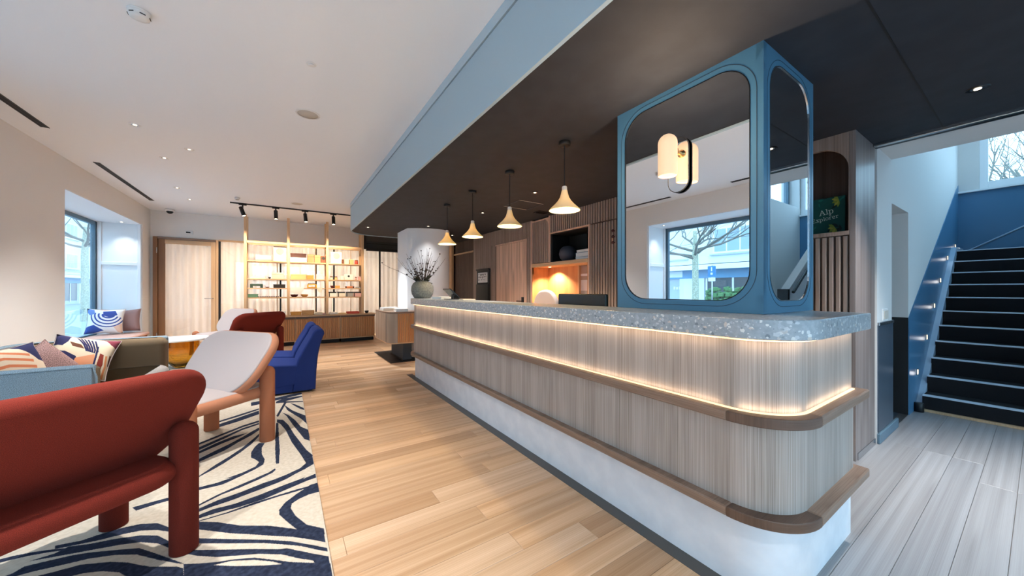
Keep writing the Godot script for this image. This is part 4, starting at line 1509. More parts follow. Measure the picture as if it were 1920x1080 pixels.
func build_counter() -> void:
	var c := thing("reception_counter", "long timber reception counter with terrazzo top and two lit grooves", "counter", Vector3(1.9, 0, -2.8))
	plan(c, "plinth", counter_plan(1.564, 2.39, 0.529, 5.06, 0.19, 1.85), 0.0, 0.302, M.plinth)
	plan(c, "lower_panel", counter_plan(1.553, 2.37, 0.515, 5.08, 0.20, 1.85), 0.302, 0.73, M.veneer)
	plan(c, "upper_panel", counter_plan(1.556, 2.365, 0.52, 5.08, 0.20, 1.85), 0.73, 1.031, M.veneer)
	plan(c, "top_slab", counter_plan(1.506, 2.42, 0.462, 5.12, 0.24, 1.88), 1.030, 1.11, M.terrazzo, 0.006, 3)
	for lv in [[0.301, 0.342, "lower"], [0.690, 0.732, "upper"]]:
		bx(c, "trim_board", 1.506, 1.57, lv[0], lv[1], 0.706, 2.9, M.trim_d, 0.005)
		bx(c, "trim_board", 1.506, 1.57, lv[0], lv[1], 2.901, 4.9, M.trim_d, 0.005)
		bx(c, "trim_board", 1.75, 2.42, lv[0], lv[1], 0.466, 0.535, M.trim_d, 0.005)
		var p := arc(1.746, 0.706, 0.24, 180, 270, 14)
		var q := arc(1.746, 0.706, 0.165, 270, 180, 14)
		p.append_array(q)
		plan(c, "corner_trim", p, lv[0], lv[1], M.trim_dark, 0.005, 2)
		var p2 := arc(1.746, 4.88, 0.24, 90, 180, 12)
		p2.append_array(arc(1.746, 4.88, 0.165, 180, 90, 12))
		plan(c, "corner_trim", p2, lv[0], lv[1], M.trim_d, 0.005, 2)
	# light strips under the slab and behind the upper trim board
	for lv in [[1.022, 1.0295, 1.528, 1.546, "top"], [0.7325, 0.737, 1.543, 1.5555, "mid"]]:
		var s := bx(c, "led_strip", lv[2], lv[3], lv[0], lv[1], 0.72, 4.87, M.led, 0.0)
		s.set_meta("label", "warm light strip")
		bx(c, "led_strip", 1.756, 2.36, lv[0], lv[1], 0.52 - (1.556 - lv[2]), 0.52 - (1.556 - lv[3]), M.led, 0.0)
		var ro: float = 0.2 + 1.556 - lv[2]
		var ri: float = 0.2 + 1.556 - lv[3]
		var a := arc(1.756, 0.72, ro, 180, 270, 14)
		a.append_array(arc(1.756, 0.72, ri, 270, 180, 14))
		plan(c, "led_strip", a, lv[0], lv[1], M.led)
	var K := 0.12
	area("led_light_top", Vector3(1.522, 1.022, -2.8), Vector3(0.35, -1, 0), Vector3(0, 0, 1), 0.012, 4.1, K, WARM)
	area("led_light_mid", Vector3(1.540, 0.740, -2.8), Vector3(0.22, 1, 0), Vector3(0, 0, 1), 0.012, 4.1, K * 0.8, WARM)
	area("led_light_top", Vector3(2.06, 1.022, -0.486), Vector3(0, -1, -0.35), Vector3(1, 0, 0), 0.012, 0.6, K * 0.13, WARM)
	area("led_light_mid", Vector3(2.06, 0.740, -0.504), Vector3(0, 1, -0.22), Vector3(1, 0, 0), 0.012, 0.6, K * 0.11, WARM)
	for k in 3:
		var an := deg_to_rad(202.5 + 22.5 * k)
		var n := Vector3(cos(an), 0, -sin(an))
		var ce := Vector3(1.756, 0, -0.72)
		area("led_light_top", ce + n * 0.233 + Vector3(0, 1.022, 0), -n * 0.35 + Vector3(0, -1, 0), Vector3(-n.z, 0, n.x), 0.012, 0.09, K * 0.03, WARM)
		area("led_light_mid", ce + n * 0.215 + Vector3(0, 0.74, 0), -n * 0.22 + Vector3(0, 1, 0), Vector3(-n.z, 0, n.x), 0.012, 0.09, K * 0.025, WARM)
	# staff desk behind
	var d := thing("staff_desk", "low timber staff desk hidden behind the reception counter", "desk", Vector3(2.15, 0, -3.2))
	bx(d, "desk_top", 1.9, 2.45, 0.72, 0.75, 1.6, 5.0, M.oak_u)
	for x in [1.62, 3.3, 4.96]:
		bx(d, "support", 1.92, 2.4, 0.0, 0.72, x, x + 0.03, M.oak_v)


func build_pillar() -> void:
	var t := thing("mirrored_pillar", "blue grey pillar on the counter end with rounded mirrors", "pillar", Vector3(2.15, 1.11, -1.12))
	var x0 := 1.84
	var x1 := 2.47
	var d0 := 0.70
	var d1 := 1.535
	bx(t, "core", x0 + 0.03, x1, 1.111, SOFFIT, d0 + 0.03, d1, M.pillar_blue, 0.0)
	for f in 2:
		var w := (d1 - d0) if f == 0 else (x1 - x0)
		var mid := (d0 + d1) / 2 if f == 0 else (x0 + x1) / 2
		# opening bounds, measured from the middle of the face
		var a := (0.754 - mid) if f == 0 else (1.905 - mid)
		var b := (1.476 - mid) if f == 0 else (2.412 - mid)
		var op := rrect(b - a, 2.318 - 1.168, 0.15 if f == 0 else 0.14, 10)
		var c := Vector2((a + b) / 2, (2.318 + 1.168) / 2)
		for i in op.size():
			op[i] += c
		var fr := ring_plate(frame_of(op, -w / 2, w / 2, 1.111, SOFFIT), op, 0.03)
		var big := rrect(b - a + 0.05, 1.2, 0.175, 10)
		var big2 := rrect(b - a + 0.056, 1.206, 0.178, 10)
		for i in big.size():
			big[i] += c
			big2[i] += c
		var bead := rrect(b - a - 0.001, 1.149, 0.149, 10)
		var bead2 := rrect(b - a - 0.009, 1.141, 0.146, 10)
		for i in bead.size():
			bead[i] += c
			bead2[i] += c
		var mm := slab(op, 0.004, 0.0)
		var at := Vector3(x0 + 0.015, 0, -mid) if f == 0 else Vector3(mid, 0, -(d0 + 0.015))
		# local x runs along the depth for the front face, along x for the end face
		var rot := Vector3(0, PI / 2, 0) if f == 0 else Vector3.ZERO
		var out := Vector3(-1, 0, 0) if f == 0 else Vector3(0, 0, 1)
		at -= origin(t)
		add(t, "frame", fr, M.pillar_blue, at, rot)
		add(t, "groove", ring_plate(big2, big, 0.0012), M.groove, at + out * 0.0152, rot)
		add(t, "bead", ring_plate(bead, bead2, 0.016), M.black_metal if f == 0 else M.steel, at + out * 0.008, rot)
		add(t, "mirror", mm, M.mirror, at + out * 0.010, rot)
	# wall lamp fixed to the mirror
	var s := thing("wall_lamp", "opal glass wall lamp with a pill shaped plate on the mirror", "lamp", Vector3(1.84, 1.9, -1.105))
	add(s, "plate", slab(rrect(0.118, 0.30, 0.059, 10), 0.006, 0.001, 2), M.mirror, Vector3(-0.012, 0.016, 0), Vector3(0, PI / 2, 0))
	add(s, "plate_edge", ring_plate(rrect(0.122, 0.304, 0.061, 10), rrect(0.114, 0.296, 0.057, 10), 0.008), M.black_metal, Vector3(-0.012, 0.016, 0), Vector3(0, PI / 2, 0))
	add(s, "knob", lathe([Vector2(0, 0), Vector2(0.012, 0.0), Vector2(0.012, 0.02), Vector2(0.021, 0.028), Vector2(0.021, 0.042), Vector2(0.012, 0.052), Vector2(0, 0.053)], 20), M.brass, Vector3(-0.016, 0.085, 0.0), Vector3(0, 0, PI / 2))
	add(s, "arm", tube([Vector3(-0.05, 0.085, 0), Vector3(-0.10, 0.085, 0)], 0.007, 10), M.brass)
	var pr: Array = [Vector2(0.045, -0.058), Vector2(0.049, -0.058), Vector2(0.049, 0.118)]
	for k in 9:
		var a := PI / 2 * k / 8
		pr.append(Vector2(0.049 * cos(a), 0.118 + 0.049 * sin(a)))
	var sh := add(s, "glass_shade", lathe(pr, 32), M.opal, Vector3(-0.1, 0, -0.008))
	add(sh, "diffuser", lathe([Vector2(0, -0.05), Vector2(0.046, -0.05)], 32), M.bulb_soft)
	omni("wall_lamp_bulb", Vector3(1.74, 1.93, -1.113), 0.35, WARM, 0.03)


func build_column_and_cabinet() -> void:
	var p := PackedVector2Array([Vector2(1.9, 7.05), Vector2(1.9, 6.41)])
	p.append_array(PackedVector2Array([Vector2(1.905, 6.40), Vector2(2.02, 6.315), Vector2(2.14, 6.25), Vector2(2.27, 6.205), Vector2(2.40, 6.19), Vector2(2.52, 6.2), Vector2(2.62, 6.25), Vector2(2.70, 6.34), Vector2(2.74, 6.46), Vector2(2.75, 7.05)]))
	var o := plan(self, "round_column", p, 0.0, SOFFIT, M.ceiling_white)
	tag(o, "white column with a rounded face behind the vase", "column")
	# little floating cabinet in front of it
	var c := thing("side_cabinet", "small floating timber cabinet with rounded corners before the column", "cabinet", Vector3(1.7, 0, -6.45))
	var body := PackedVector2Array([Vector2(1.89, 6.95)])
	body.append_array(arc(1.45 + 0.05, 6.95 - 0.05, 0.05, 90, 180, 5))
	body.append_array(arc(1.45 + 0.14, 5.92 + 0.14, 0.14, 180, 270, 10))
	body.append_array(PackedVector2Array([Vector2(2.2, 5.92), Vector2(2.2, 6.15), Vector2(1.89, 6.36)]))
	plan(c, "body", body, 0.345, 0.832, M.veneer_warm)
	plan(c, "top_board", body, 0.833, 0.862, M.trim_d, 0.004, 2)
	plan(c, "bottom_board", body, 0.325, 0.344, M.oak_u, 0.003, 2)
	bx(c, "door_joint", 1.446, 1.452, 0.345, 0.832, 6.085, 6.093, M.groove, 0.0)
	# fine battens on the near end
	var st := begin()
	for k in 17:
		box_into(st, Vector3(1.61 + k * 0.034, 0.589, -5.915) - Vector3(1.9, 0.589, -5.915), Vector3(0.026, 0.485, 0.014), 0.003)
	meta_stuff(add(c, "batten_face", st.commit(), M.oak_orange, Vector3(1.9, 0.589, -5.915) - origin(c)))
	bx(c, "pedestal", 1.74, 1.89, 0.0, 0.325, 6.1, 6.9, M.groove, 0.01)
	bx(c, "pedestal_foot", 1.73, 1.895, 0.0, 0.02, 6.08, 6.92, M.black_metal, 0.003)
	var labs := ["cream hardback book lying on the little floating cabinet", "thin white book on top of the cream hardback", "pale leaflet box at the back of the floating cabinet"]
	var bs := [[1.62, 6.55, 0.03, "book_cream"], [1.62, 6.55, 0.022, "white_plastic"], [1.72, 6.2, 0.055, "white_plastic"]]
	mat("book_cream", Color("d8c9b4"), 0.7)
	book(labs[0], Vector3(1.62, 0.862, -6.55), 0.3, 0.22, 0.032, M.book_cream, 0.1)
	book(labs[1], Vector3(1.62, 0.894, -6.56), 0.28, 0.2, 0.022, M.white_plastic, 0.25)
	book(labs[2], Vector3(1.70, 0.862, -6.12), 0.3, 0.2, 0.05, M.white_plastic, 1.45)


func book(label: String, at: Vector3, w: float, l: float, t: float, m: Material, turn := 0.0, group := "") -> Node3D:
	var b := thing("book", label, "book", at, group)
	b.rotation.y = turn
	add(b, "cover", cbox(Vector3(w, 0.003, l), 0.001), m, Vector3(0, 0.0015, 0))
	add(b, "cover", cbox(Vector3(w, 0.003, l), 0.001), m, Vector3(0, t - 0.0015, 0))
	add(b, "spine", cbox(Vector3(w, t, 0.004), 0.001), m, Vector3(0, t / 2, l / 2))
	add(b, "pages", cbox(Vector3(w - 0.012, t - 0.006, l - 0.012), 0.001), M.white_plastic, Vector3(0, t / 2, 0))
	return b


# ---------------------------------------------------------------- the display shelf and its goods
func build_display() -> void:
	var s := thing("display_shelf", "open oak display shelf of three bays standing on the sideboards", "shelf", Vector3(0.48, 0.68, -9.38))
	var xs := [-0.676, 0.089, 0.855, 1.63]
	for x in xs:
		for d in [9.22, 9.56]:
			bx(s, "post", x - 0.025, x + 0.025, 0.662, 2.83 if d < 9.4 else 2.84, d - 0.03, d + 0.03, M.oak_v)
		bx(s, "top_tie", x - 0.02, x + 0.02, 2.24, 2.29, 9.25, 9.53, M.oak_u)
	var hs := [2.25, 1.855, 1.467, 1.268, 1.062]
	for i in 3:
		for k in 5:
			var a: float = xs[i] + 0.026
			var b: float = xs[i + 1] - 0.026
			if k == 0:
				bx(s, "rail", a, b, 2.235, 2.285, 9.20, 9.24, M.oak_u)
				bx(s, "rail", a, b, 2.235, 2.285, 9.54, 9.58, M.oak_u)
			else:
				bx(s, "shelf_board", a, b, hs[k] - 0.012, hs[k] + 0.012, 9.20, 9.58, M.oak_u)
		bx(s, "divider", (xs[i] + xs[i + 1]) / 2 + 0.16, (xs[i] + xs[i + 1]) / 2 + 0.175, 0.662, 2.235, 9.545, 9.56, M.oak_v)
	# sideboards below: three units, one worktop
	var ux := [-0.70, 0.216, 1.124, 1.896]
	for i in 3:
		var u := thing("sideboard", ["oak batten fronted sideboard under the first bay, half behind the red chair", "oak batten fronted sideboard in the middle of the row of three", "oak batten fronted sideboard at the end nearest the floating cabinet"][i], "sideboard", Vector3((ux[i] + ux[i + 1]) / 2, 0, -9.3), "sideboards under the display shelf")
		bx(u, "carcass", ux[i] + 0.002, ux[i + 1] - 0.002, 0.09, 0.632, 9.12, 9.60, M.oak_light)
		bx(u, "base", ux[i] + 0.02, ux[i + 1] - 0.02, 0.0, 0.09, 9.16, 9.58, M.black)
		var st := begin()
		var n := int((ux[i + 1] - ux[i]) / 0.042)
		for k in n:
			box_into(st, Vector3(ux[i] + 0.02 + (k + 0.5) * (ux[i + 1] - ux[i] - 0.04) / n, 0.35, -9.105) - Vector3(ux[i], 0.35, -9.1), Vector3(0.032, 0.48, 0.02), 0.004)
		meta_stuff(add(u, "batten_door", st.commit(), M.oak_orange, Vector3(ux[i], 0.35, -9.1) - origin(u)))
		bx(u, "door_shadow", ux[i] + 0.004, ux[i + 1] - 0.004, 0.595, 0.631, 9.085, 9.12, M.trim_dark, 0.0)
		bx(u, "bottom_board", ux[i] + 0.002, ux[i + 1] - 0.002, 0.088, 0.104, 9.07, 9.12, M.oak_u)
	var tp := thing("worktop", "continuous oak worktop laid over the three sideboards", "worktop", Vector3(0.6, 0.634, -9.3))
	bx(tp, "board", -0.70, 1.91, 0.634, 0.66, 9.06, 9.62, M.oak_u)
	var y := [1.867, 1.479, 1.280, 1.074, 0.66]
	var lev := ["top shelf", "second shelf", "third shelf", "lowest shelf", "sideboard top"]
	var pal := {"cream": "f0e6d2", "white": "f2efe9", "pale green": "d5dcc4", "tan": "e3bf86", "yellow": "e0b64f", "kraft": "c49a6a", "peach": "e39a6c", "dark brown": "4a2a24", "black": "262323", "brown": "7a4a34", "dark green": "2f4a3e", "green": "5f8a74", "maroon": "5a2420", "red": "c4513f", "orange": "e08a52", "pink": "e3b5ae", "grey": "a8a6a0", "glass grey": "c8ccc8", "honey": "d9a458"}
	for k in pal:
		mat("goods_" + k, Color(pal[k]), 0.7)
	# kind, colour, x, level, width, height, depth, where
	var g := [
		["case", "glass grey", -0.36, 0, 0.30, 0.12, 0.2, "beside the art card"], ["card", "cream", -0.07, 0, 0.24, 0.34, 0.02, "with a grey ring print"],
		["box", "white", 0.28, 0, 0.32, 0.10, 0.2, "under the dark brown box"], ["box", "dark brown", 0.28, 0.1, 0.30, 0.09, 0.19, "lying on the white box"],
		["box", "peach", 0.52, 0, 0.12, 0.19, 0.12, "next to the white and brown pair"], ["box", "kraft", 0.655, 0, 0.12, 0.18, 0.12, "between the peach box and the photo card"], ["card", "brown", 0.785, 0, 0.12, 0.17, 0.02, "photo printed, at the end of the middle bay"],
		["card", "white", 1.06, 0, 0.24, 0.28, 0.02, "with a pink round print"], ["jar", "brown", 1.195, 0, 0.05, 0.11, 0.05, "right of the pink printed card"], ["box", "cream", 1.28, 0, 0.09, 0.11, 0.09, "beside the brown jar"], ["box", "tan", 1.39, 0, 0.09, 0.11, 0.09, "between cream box and red tin"], ["jar", "red", 1.50, 0, 0.08, 0.11, 0.08, "last on the row"],
		["box", "pale green", -0.11, 1, 0.22, 0.14, 0.15, "with a white lid"], ["bowl", "black", -0.26, 1, 0.05, 0.04, 0.05, "small, beside the pale green box"], ["bag", "white", 0.03, 1, 0.07, 0.12, 0.05, "upright paper bag by the post"], ["tray", "cream", -0.46, 1, 0.26, 0.05, 0.16, "shallow, in the first bay"],
		["box", "tan", 0.28, 1, 0.30, 0.11, 0.16, "long, in the middle bay"], ["box", "honey", 0.51, 1, 0.14, 0.10, 0.14, "short, next to the long tan box"], ["box", "cream", 0.70, 1, 0.14, 0.12, 0.1, "by the post of the middle bay"],
		["jar", "cream", 0.95, 1, 0.07, 0.08, 0.07, "first in the last bay"], ["jar", "tan", 1.05, 1, 0.06, 0.08, 0.06, "second in the last bay"], ["box", "white", 1.18, 1, 0.08, 0.10, 0.08, "small, left of the postcard"], ["card", "white", 1.33, 1, 0.20, 0.14, 0.02, "postcard with a small black print"], ["jar", "pink", 1.49, 1, 0.05, 0.08, 0.05, "beside the postcard"], ["box", "pink", 1.57, 1, 0.07, 0.09, 0.06, "last on the row"],
		["bench", "dark green", -0.49, 2, 0.22, 0.085, 0.12, "with a cut out base"], ["box", "black", -0.08, 2, 0.22, 0.08, 0.12, "on a white block"], ["bowl", "brown", -0.30, 2, 0.08, 0.025, 0.06, "flat, left of the black box"],
		["sheet", "white", 0.25, 2, 0.26, 0.16, 0.2, "hanging over the shelf edge"], ["bag", "yellow", 0.55, 2, 0.20, 0.11, 0.08, "handbag with a dark handle"], ["sheet", "cream", 0.70, 2, 0.10, 0.12, 0.2, "small, hanging by the post"],
		["bowl", "maroon", 0.97, 2, 0.09, 0.06, 0.09, "first in the last bay"], ["box", "honey", 1.08, 2, 0.10, 0.06, 0.08, "flat, by the maroon bowl"], ["roll", "orange", 1.35, 2, 0.20, 0.045, 0.05, "long, with dark ends"], ["tray", "grey", 1.54, 2, 0.10, 0.03, 0.08, "last on the row"],
		["box", "green", -0.55, 3, 0.17, 0.075, 0.12, "first in the first bay"], ["beads", "dark brown", -0.28, 3, 0.36, 0.03, 0.08, "strung out in the first bay"], ["bowl", "maroon", 0.20, 3, 0.15, 0.06, 0.13, "heaped, in the middle bay"], ["bowl", "honey", 0.40, 3, 0.15, 0.06, 0.12, "round, right of the maroon heap"],
		["pack", "white", 0.97, 3, 0.17, 0.12, 0.1, "first of four dark topped packs"], ["pack", "cream", 1.16, 3, 0.16, 0.12, 0.1, "second of four dark topped packs"], ["pack", "grey", 1.345, 3, 0.16, 0.12, 0.1, "third of four dark topped packs"], ["pack", "pink", 1.52, 3, 0.17, 0.12, 0.1, "last of four dark topped packs"],
		["jar", "white", -0.33, 4, 0.06, 0.08, 0.06, "cup half behind the red chair"], ["box", "white", -0.005, 4, 0.09, 0.11, 0.08, "by the first oak post"], ["basket", "honey", 0.232, 4, 0.19, 0.08, 0.16, "small woven tray in the middle bay"], ["basket", "kraft", 0.468, 4, 0.22, 0.10, 0.18, "larger woven tray beside the honey one"], ["papers", "cream", 0.68, 4, 0.15, 0.05, 0.2, "in the middle bay"], ["papers", "pink", 0.79, 4, 0.05, 0.03, 0.18, "by the post"], ["papers", "white", 0.99, 4, 0.16, 0.04, 0.2, "first in the last bay"], ["papers", "tan", 1.19, 4, 0.14, 0.02, 0.2, "left of the red tray"], ["tray", "red", 1.42, 4, 0.26, 0.05, 0.2, "in the last bay"], ["bowl", "black", 1.74, 4, 0.10, 0.06, 0.1, "at the end of the worktop"],
	]
	for it in g:
		goods(it, y, lev)


func goods(it: Array, y: Array, lev: Array) -> void:
	var kind: String = it[0]
	var li := int(it[3])
	var yy: float = y[li]
	if it[3] is float and it[3] != floorf(it[3]):
		yy += 0.104
	var m: Material = M["goods_" + it[1]]
	var w: float = it[4]
	var h: float = it[5]
	var d: float = it[6]
	var nm: Dictionary = {"case": "display_case", "card": "greeting_card", "box": "gift_box", "jar": "jar", "bag": "bag", "tray": "tray", "bowl": "bowl", "bench": "toy_bench", "sheet": "tea_towel", "roll": "wrapped_roll", "beads": "bead_string", "pack": "gift_pack", "basket": "basket", "papers": "paper_pile"}
	var word: String = nm[kind].replace("_", " ")
	var t := thing(nm[kind], "%s %s on the %s, %s" % [it[1], word, lev[li], it[7]], {"case": "case", "card": "card", "box": "box", "bench": "ornament", "sheet": "towel", "roll": "parcel", "beads": "beads", "pack": "box", "papers": "paper"}.get(kind, kind), Vector3(it[2], yy + 0.0005, -9.30), "goods on the display shelf")
	match kind:
		"box":
			add(t, "base", cbox(Vector3(w, h * 0.7, d), 0.004), m, Vector3(0, h * 0.35, 0))
			add(t, "lid", cbox(Vector3(w + 0.006, h * 0.3, d + 0.006), 0.004), m, Vector3(0, h * 0.85, 0))
		"case":
			add(t, "base", cbox(Vector3(w, h * 0.2, d), 0.004), M.goods_grey, Vector3(0, h * 0.1, 0))
			add(t, "cover", cbox(Vector3(w - 0.01, h * 0.8, d - 0.01), 0.006), m, Vector3(0, h * 0.6, 0))
		"card":
			add(t, "board", cbox(Vector3(w, h, 0.008), 0.002), m, Vector3(0, h / 2 + 0.003, -0.02), Vector3(-0.12, 0, 0))
			add(t, "strut", cbox(Vector3(w * 0.3, h * 0.7, 0.006), 0.001), m, Vector3(0, h * 0.35, -0.06), Vector3(0.15, 0, 0))
			var ink: Material = M.goods_pink if it[2] > 0.9 and li == 0 else (M.goods_grey if li == 0 and it[2] < 0.2 else M.goods_black)
			var f := 0.3 if li == 0 else 0.12
			add(t, "print", lathe([Vector2(w * f * 0.5, 0.0), Vector2(w * f, 0.0), Vector2(w * f, 0.001), Vector2(0.0, 0.001)], 24), ink, Vector3(0, h * 0.68, -0.012), Vector3(PI / 2 - 0.12, 0, 0))
		"jar":
			add(t, "body", cyl(w / 2, 0.0, h * 0.75, 18, 0.006), m)
			add(t, "cap", cyl(w / 2 * 0.9, h * 0.75, h, 18, 0.004), M.goods_brown if it[1] != "white" else m)
		"bag":
			add(t, "body", slab(rrect4(w, h * 0.9, [w * 0.2, w * 0.2, 0.01, 0.01]), d, d * 0.35), m, Vector3(0, h * 0.45, 0))
			add(t, "handle", tube([Vector3(-w * 0.4, h * 0.85, 0), Vector3(-w * 0.3, h * 1.02, 0), Vector3(w * 0.3, h * 1.02, 0), Vector3(w * 0.4, h * 0.85, 0)], 0.006, 8), M.goods_black if it[1] == "yellow" else m)
		"tray":
			add(t, "floor", cbox(Vector3(w, 0.008, d), 0.002), m, Vector3(0, 0.004, 0))
			for s in [-1, 1]:
				add(t, "side", cbox(Vector3(w, h, 0.008), 0.002), m, Vector3(0, h / 2, s * d / 2))
				add(t, "side", cbox(Vector3(0.008, h, d), 0.002), m, Vector3(s * w / 2, h / 2, 0))
		"bowl":
			add(t, "bowl", lathe([Vector2(0, 0), Vector2(w * 0.25, 0.0), Vector2(w * 0.45, h * 0.5), Vector2(w * 0.5, h), Vector2(w * 0.46, h), Vector2(w * 0.3, h * 0.8), Vector2(0, h * 0.75)], 20), m)
		"bench":
			add(t, "seat", cbox(Vector3(w, h * 0.5, d), 0.008), m, Vector3(0, h * 0.75, 0))
			for s in [-1, 1]:
				add(t, "leg", cbox(Vector3(w * 0.2, h * 0.5, d), 0.004), m, Vector3(s * w * 0.4, h * 0.25, 0))
		"sheet":
			add(t, "fold", cbox(Vector3(w, 0.012, 0.16), 0.003), m, Vector3(0, 0.006, 0.03))
			var p := PackedVector2Array([Vector2(-w / 2, 0.0), Vector2(-w / 2, -h * 0.6), Vector2(-w * 0.1, -h), Vector2(w * 0.2, -h * 0.95), Vector2(w / 2, -h * 0.4), Vector2(w / 2, 0.0)])
			add(t, "drop", slab(p, 0.006, 0.0), m, Vector3(0, 0.012, 0.112))
		"roll":
			add(t, "body", cyl(h / 2, -w / 2, w / 2, 16, 0.004), m, Vector3(0, h / 2 + 0.003, 0), Vector3(0, 0, PI / 2))
			for s in [-1, 1]:
				add(t, "end_band", cyl(h / 2 + 0.002, -0.012, 0.012, 16, 0.002), M.goods_black, Vector3(s * w * 0.42, h / 2 + 0.003, 0), Vector3(0, 0, PI / 2))
		"beads":
			for k in 12:
				add(t, "bead", lathe([Vector2(0, 0), Vector2(0.01, 0.003), Vector2(0.013, 0.012), Vector2(0.01, 0.021), Vector2(0, 0.024)], 10), m, Vector3(-w / 2 + w * k / 11.0, 0, 0.02 * sin(k * 1.7)))
		"pack":
			add(t, "body", cbox(Vector3(w, h * 0.7, d), 0.004), m, Vector3(0, h * 0.35, 0))
			add(t, "dark_top", cbox(Vector3(w, h * 0.28, d), 0.004), M.goods_black, Vector3(0, h * 0.85, 0))
			add(t, "stripe", cbox(Vector3(0.02, h * 0.7, d + 0.004), 0.001), M.goods_black, Vector3(-w * 0.4, h * 0.35, 0))
		"basket":
			add(t, "floor", cbox(Vector3(w, 0.01, d), 0.003), m, Vector3(0, 0.005, 0))
			for k in 4:
				var yy2 := 0.012 + k * (h - 0.02) / 3
				var o := rrect(w + k * 0.004, d + k * 0.004, 0.03, 5)
				var pts: Array = []
				for q in o:
					pts.append(Vector3(q.x, yy2, q.y))
				pts.append(pts[0])
				add(t, "cane_ring", tube(pts, h / 8.0, 6), m)
		"papers":
			var k := 0
			while k * 0.012 < h:
				add(t, "sheet", cbox(Vector3(w, 0.009, d), 0.002), m, Vector3(0.004 * sin(k * 2.3), 0.005 + k * 0.012, 0), Vector3(0, 0.06 * sin(k * 1.7), 0))
				k += 1


# ---------------------------------------------------------------- rugs and seats
func build_rugs() -> void:
	for k in 2:
		var r := thing("rug", ["cream rug with flowing navy bands under the near chairs", "second banded rug under the far chairs and glass table"][k], "rug", Vector3(-0.96, 0.0, -2.705) if k == 0 else Vector3(-1.2, 0.0, -7.5))
		var w := 2.275 if k == 0 else 1.75
		var l := 4.21 if k == 0 else 2.7
		add(r, "backing", cbox(Vector3(w, 0.008, l), 0.002), M.groove, Vector3(0, 0.0045, 0))
		var st := begin()
		quad(st, Vector3(-w / 2, 0.0125, l / 2), Vector3(w / 2, 0.0125, l / 2), Vector3(w / 2, 0.0125, -l / 2), Vector3(-w / 2, 0.0125, -l / 2), Vector3.UP)
		for e in 4:
			var a: Vector3 = [Vector3(-w / 2, 0, l / 2), Vector3(w / 2, 0, l / 2), Vector3(w / 2, 0, -l / 2), Vector3(-w / 2, 0, -l / 2)][e]
			var b: Vector3 = [Vector3(w / 2, 0, l / 2), Vector3(w / 2, 0, -l / 2), Vector3(-w / 2, 0, -l / 2), Vector3(-w / 2, 0, l / 2)][e]
			var ua := Vector2(a.x / w + 0.5, 0.5 + a.z / l)
			var ub := Vector2(b.x / w + 0.5, 0.5 + b.z / l)
			var n := (b - a).cross(Vector3.UP).normalized() * -1.0
			var h := Vector3(0, 0.0125, 0)
			var lo := Vector3(0, 0.008, 0)
			tri(st, a + lo, b + lo, b + h, n, n, n, ua, ub, ub)
			tri(st, a + lo, b + h, a + h, n, n, n, ua, ub, ua)
		add(r, "pile", st.commit(), M.rug)
		# v of the print counts up with the depth
		M.rug.uv1_scale = Vector3(1, 1, 1)


func chair_model(called: String, label: String, shell: Material, pad: Material, legm: Material) -> Node3D:
	var t := thing(called, label, "armchair", Vector3.ZERO, "lounge chairs with thick round legs")
	for s in [-1.0, 1.0]:
		for f in [[0.27, 0.60], [-0.27, 0.47]]:
			var h: float = f[1]
			var pr: Array = [Vector2(0, 0.0), Vector2(0.048, 0.0), Vector2(0.052, 0.004), Vector2(0.052, h - 0.05)]
			for k in 7:
				var a := PI / 2 * (k + 1) / 7
				pr.append(Vector2(0.052 * cos(a), h - 0.05 + 0.05 * sin(a)))
			add(t, "leg", lathe(pr, 24), legm, Vector3(s * 0.335, 0, f[0]))
	# seat
	var so := rrect4(0.66, 0.70, [0.14, 0.14, 0.14, 0.14], 8)
	var seat := add(t, "seat", slab(so, 0.095, 0.047, 6), shell, Vector3(0, 0.387, -0.01), Vector3(PI / 2 - 0.03, 0, 0))
	add(seat, "seat_pad", slab(rrect4(0.61, 0.65, [0.12, 0.12, 0.12, 0.12], 8), 0.03, 0.014, 4, null, 0.008), pad, Vector3(0, 0, -0.036))
	# leaning back: a big rounded shield
	var tilt := deg_to_rad(34.0)
	var bo := PackedVector2Array()
	for q in rrect4(0.86, 0.53, [0.17, 0.17, 0.21, 0.21], 12):
		var k := clampf((q.y + 0.265) / 0.53, 0, 1)
		bo.append(Vector2(q.x * lerpf(0.92, 1.0, k), q.y + 0.015 * (1.0 - pow(q.x / 0.43, 2)) * k - 0.02 * (1.0 - pow(q.x / 0.43, 2)) * (1.0 - k)))
	var bend := func(p: Vector3) -> Vector3: return Vector3(p.x, p.y, p.z + 0.22 * p.x * p.x)
	var at := Vector3(0, 0.614, 0.226)
	var back := add(t, "backrest", slab(bo, 0.085, 0.042, 6, bend), shell, at, Vector3(-tilt, PI, 0))
	back.basis = Basis(Vector3.UP, PI) * Basis(Vector3.RIGHT, -tilt)
	var po := PackedVector2Array()
	for q in bo:
		po.append(q * Vector2(0.965, 0.94))
	add(back, "back_pad", slab(po, 0.03, 0.014, 4, bend, 0.006), pad, Vector3(0, 0.0, 0.032))
	return t


func face(t: Node3D, at: Vector2, f: Vector2, y := 0.0) -> void:
	t.position = Vector3(at.x, y, -at.y)
	t.rotation.y = atan2(-f.x, f.y)


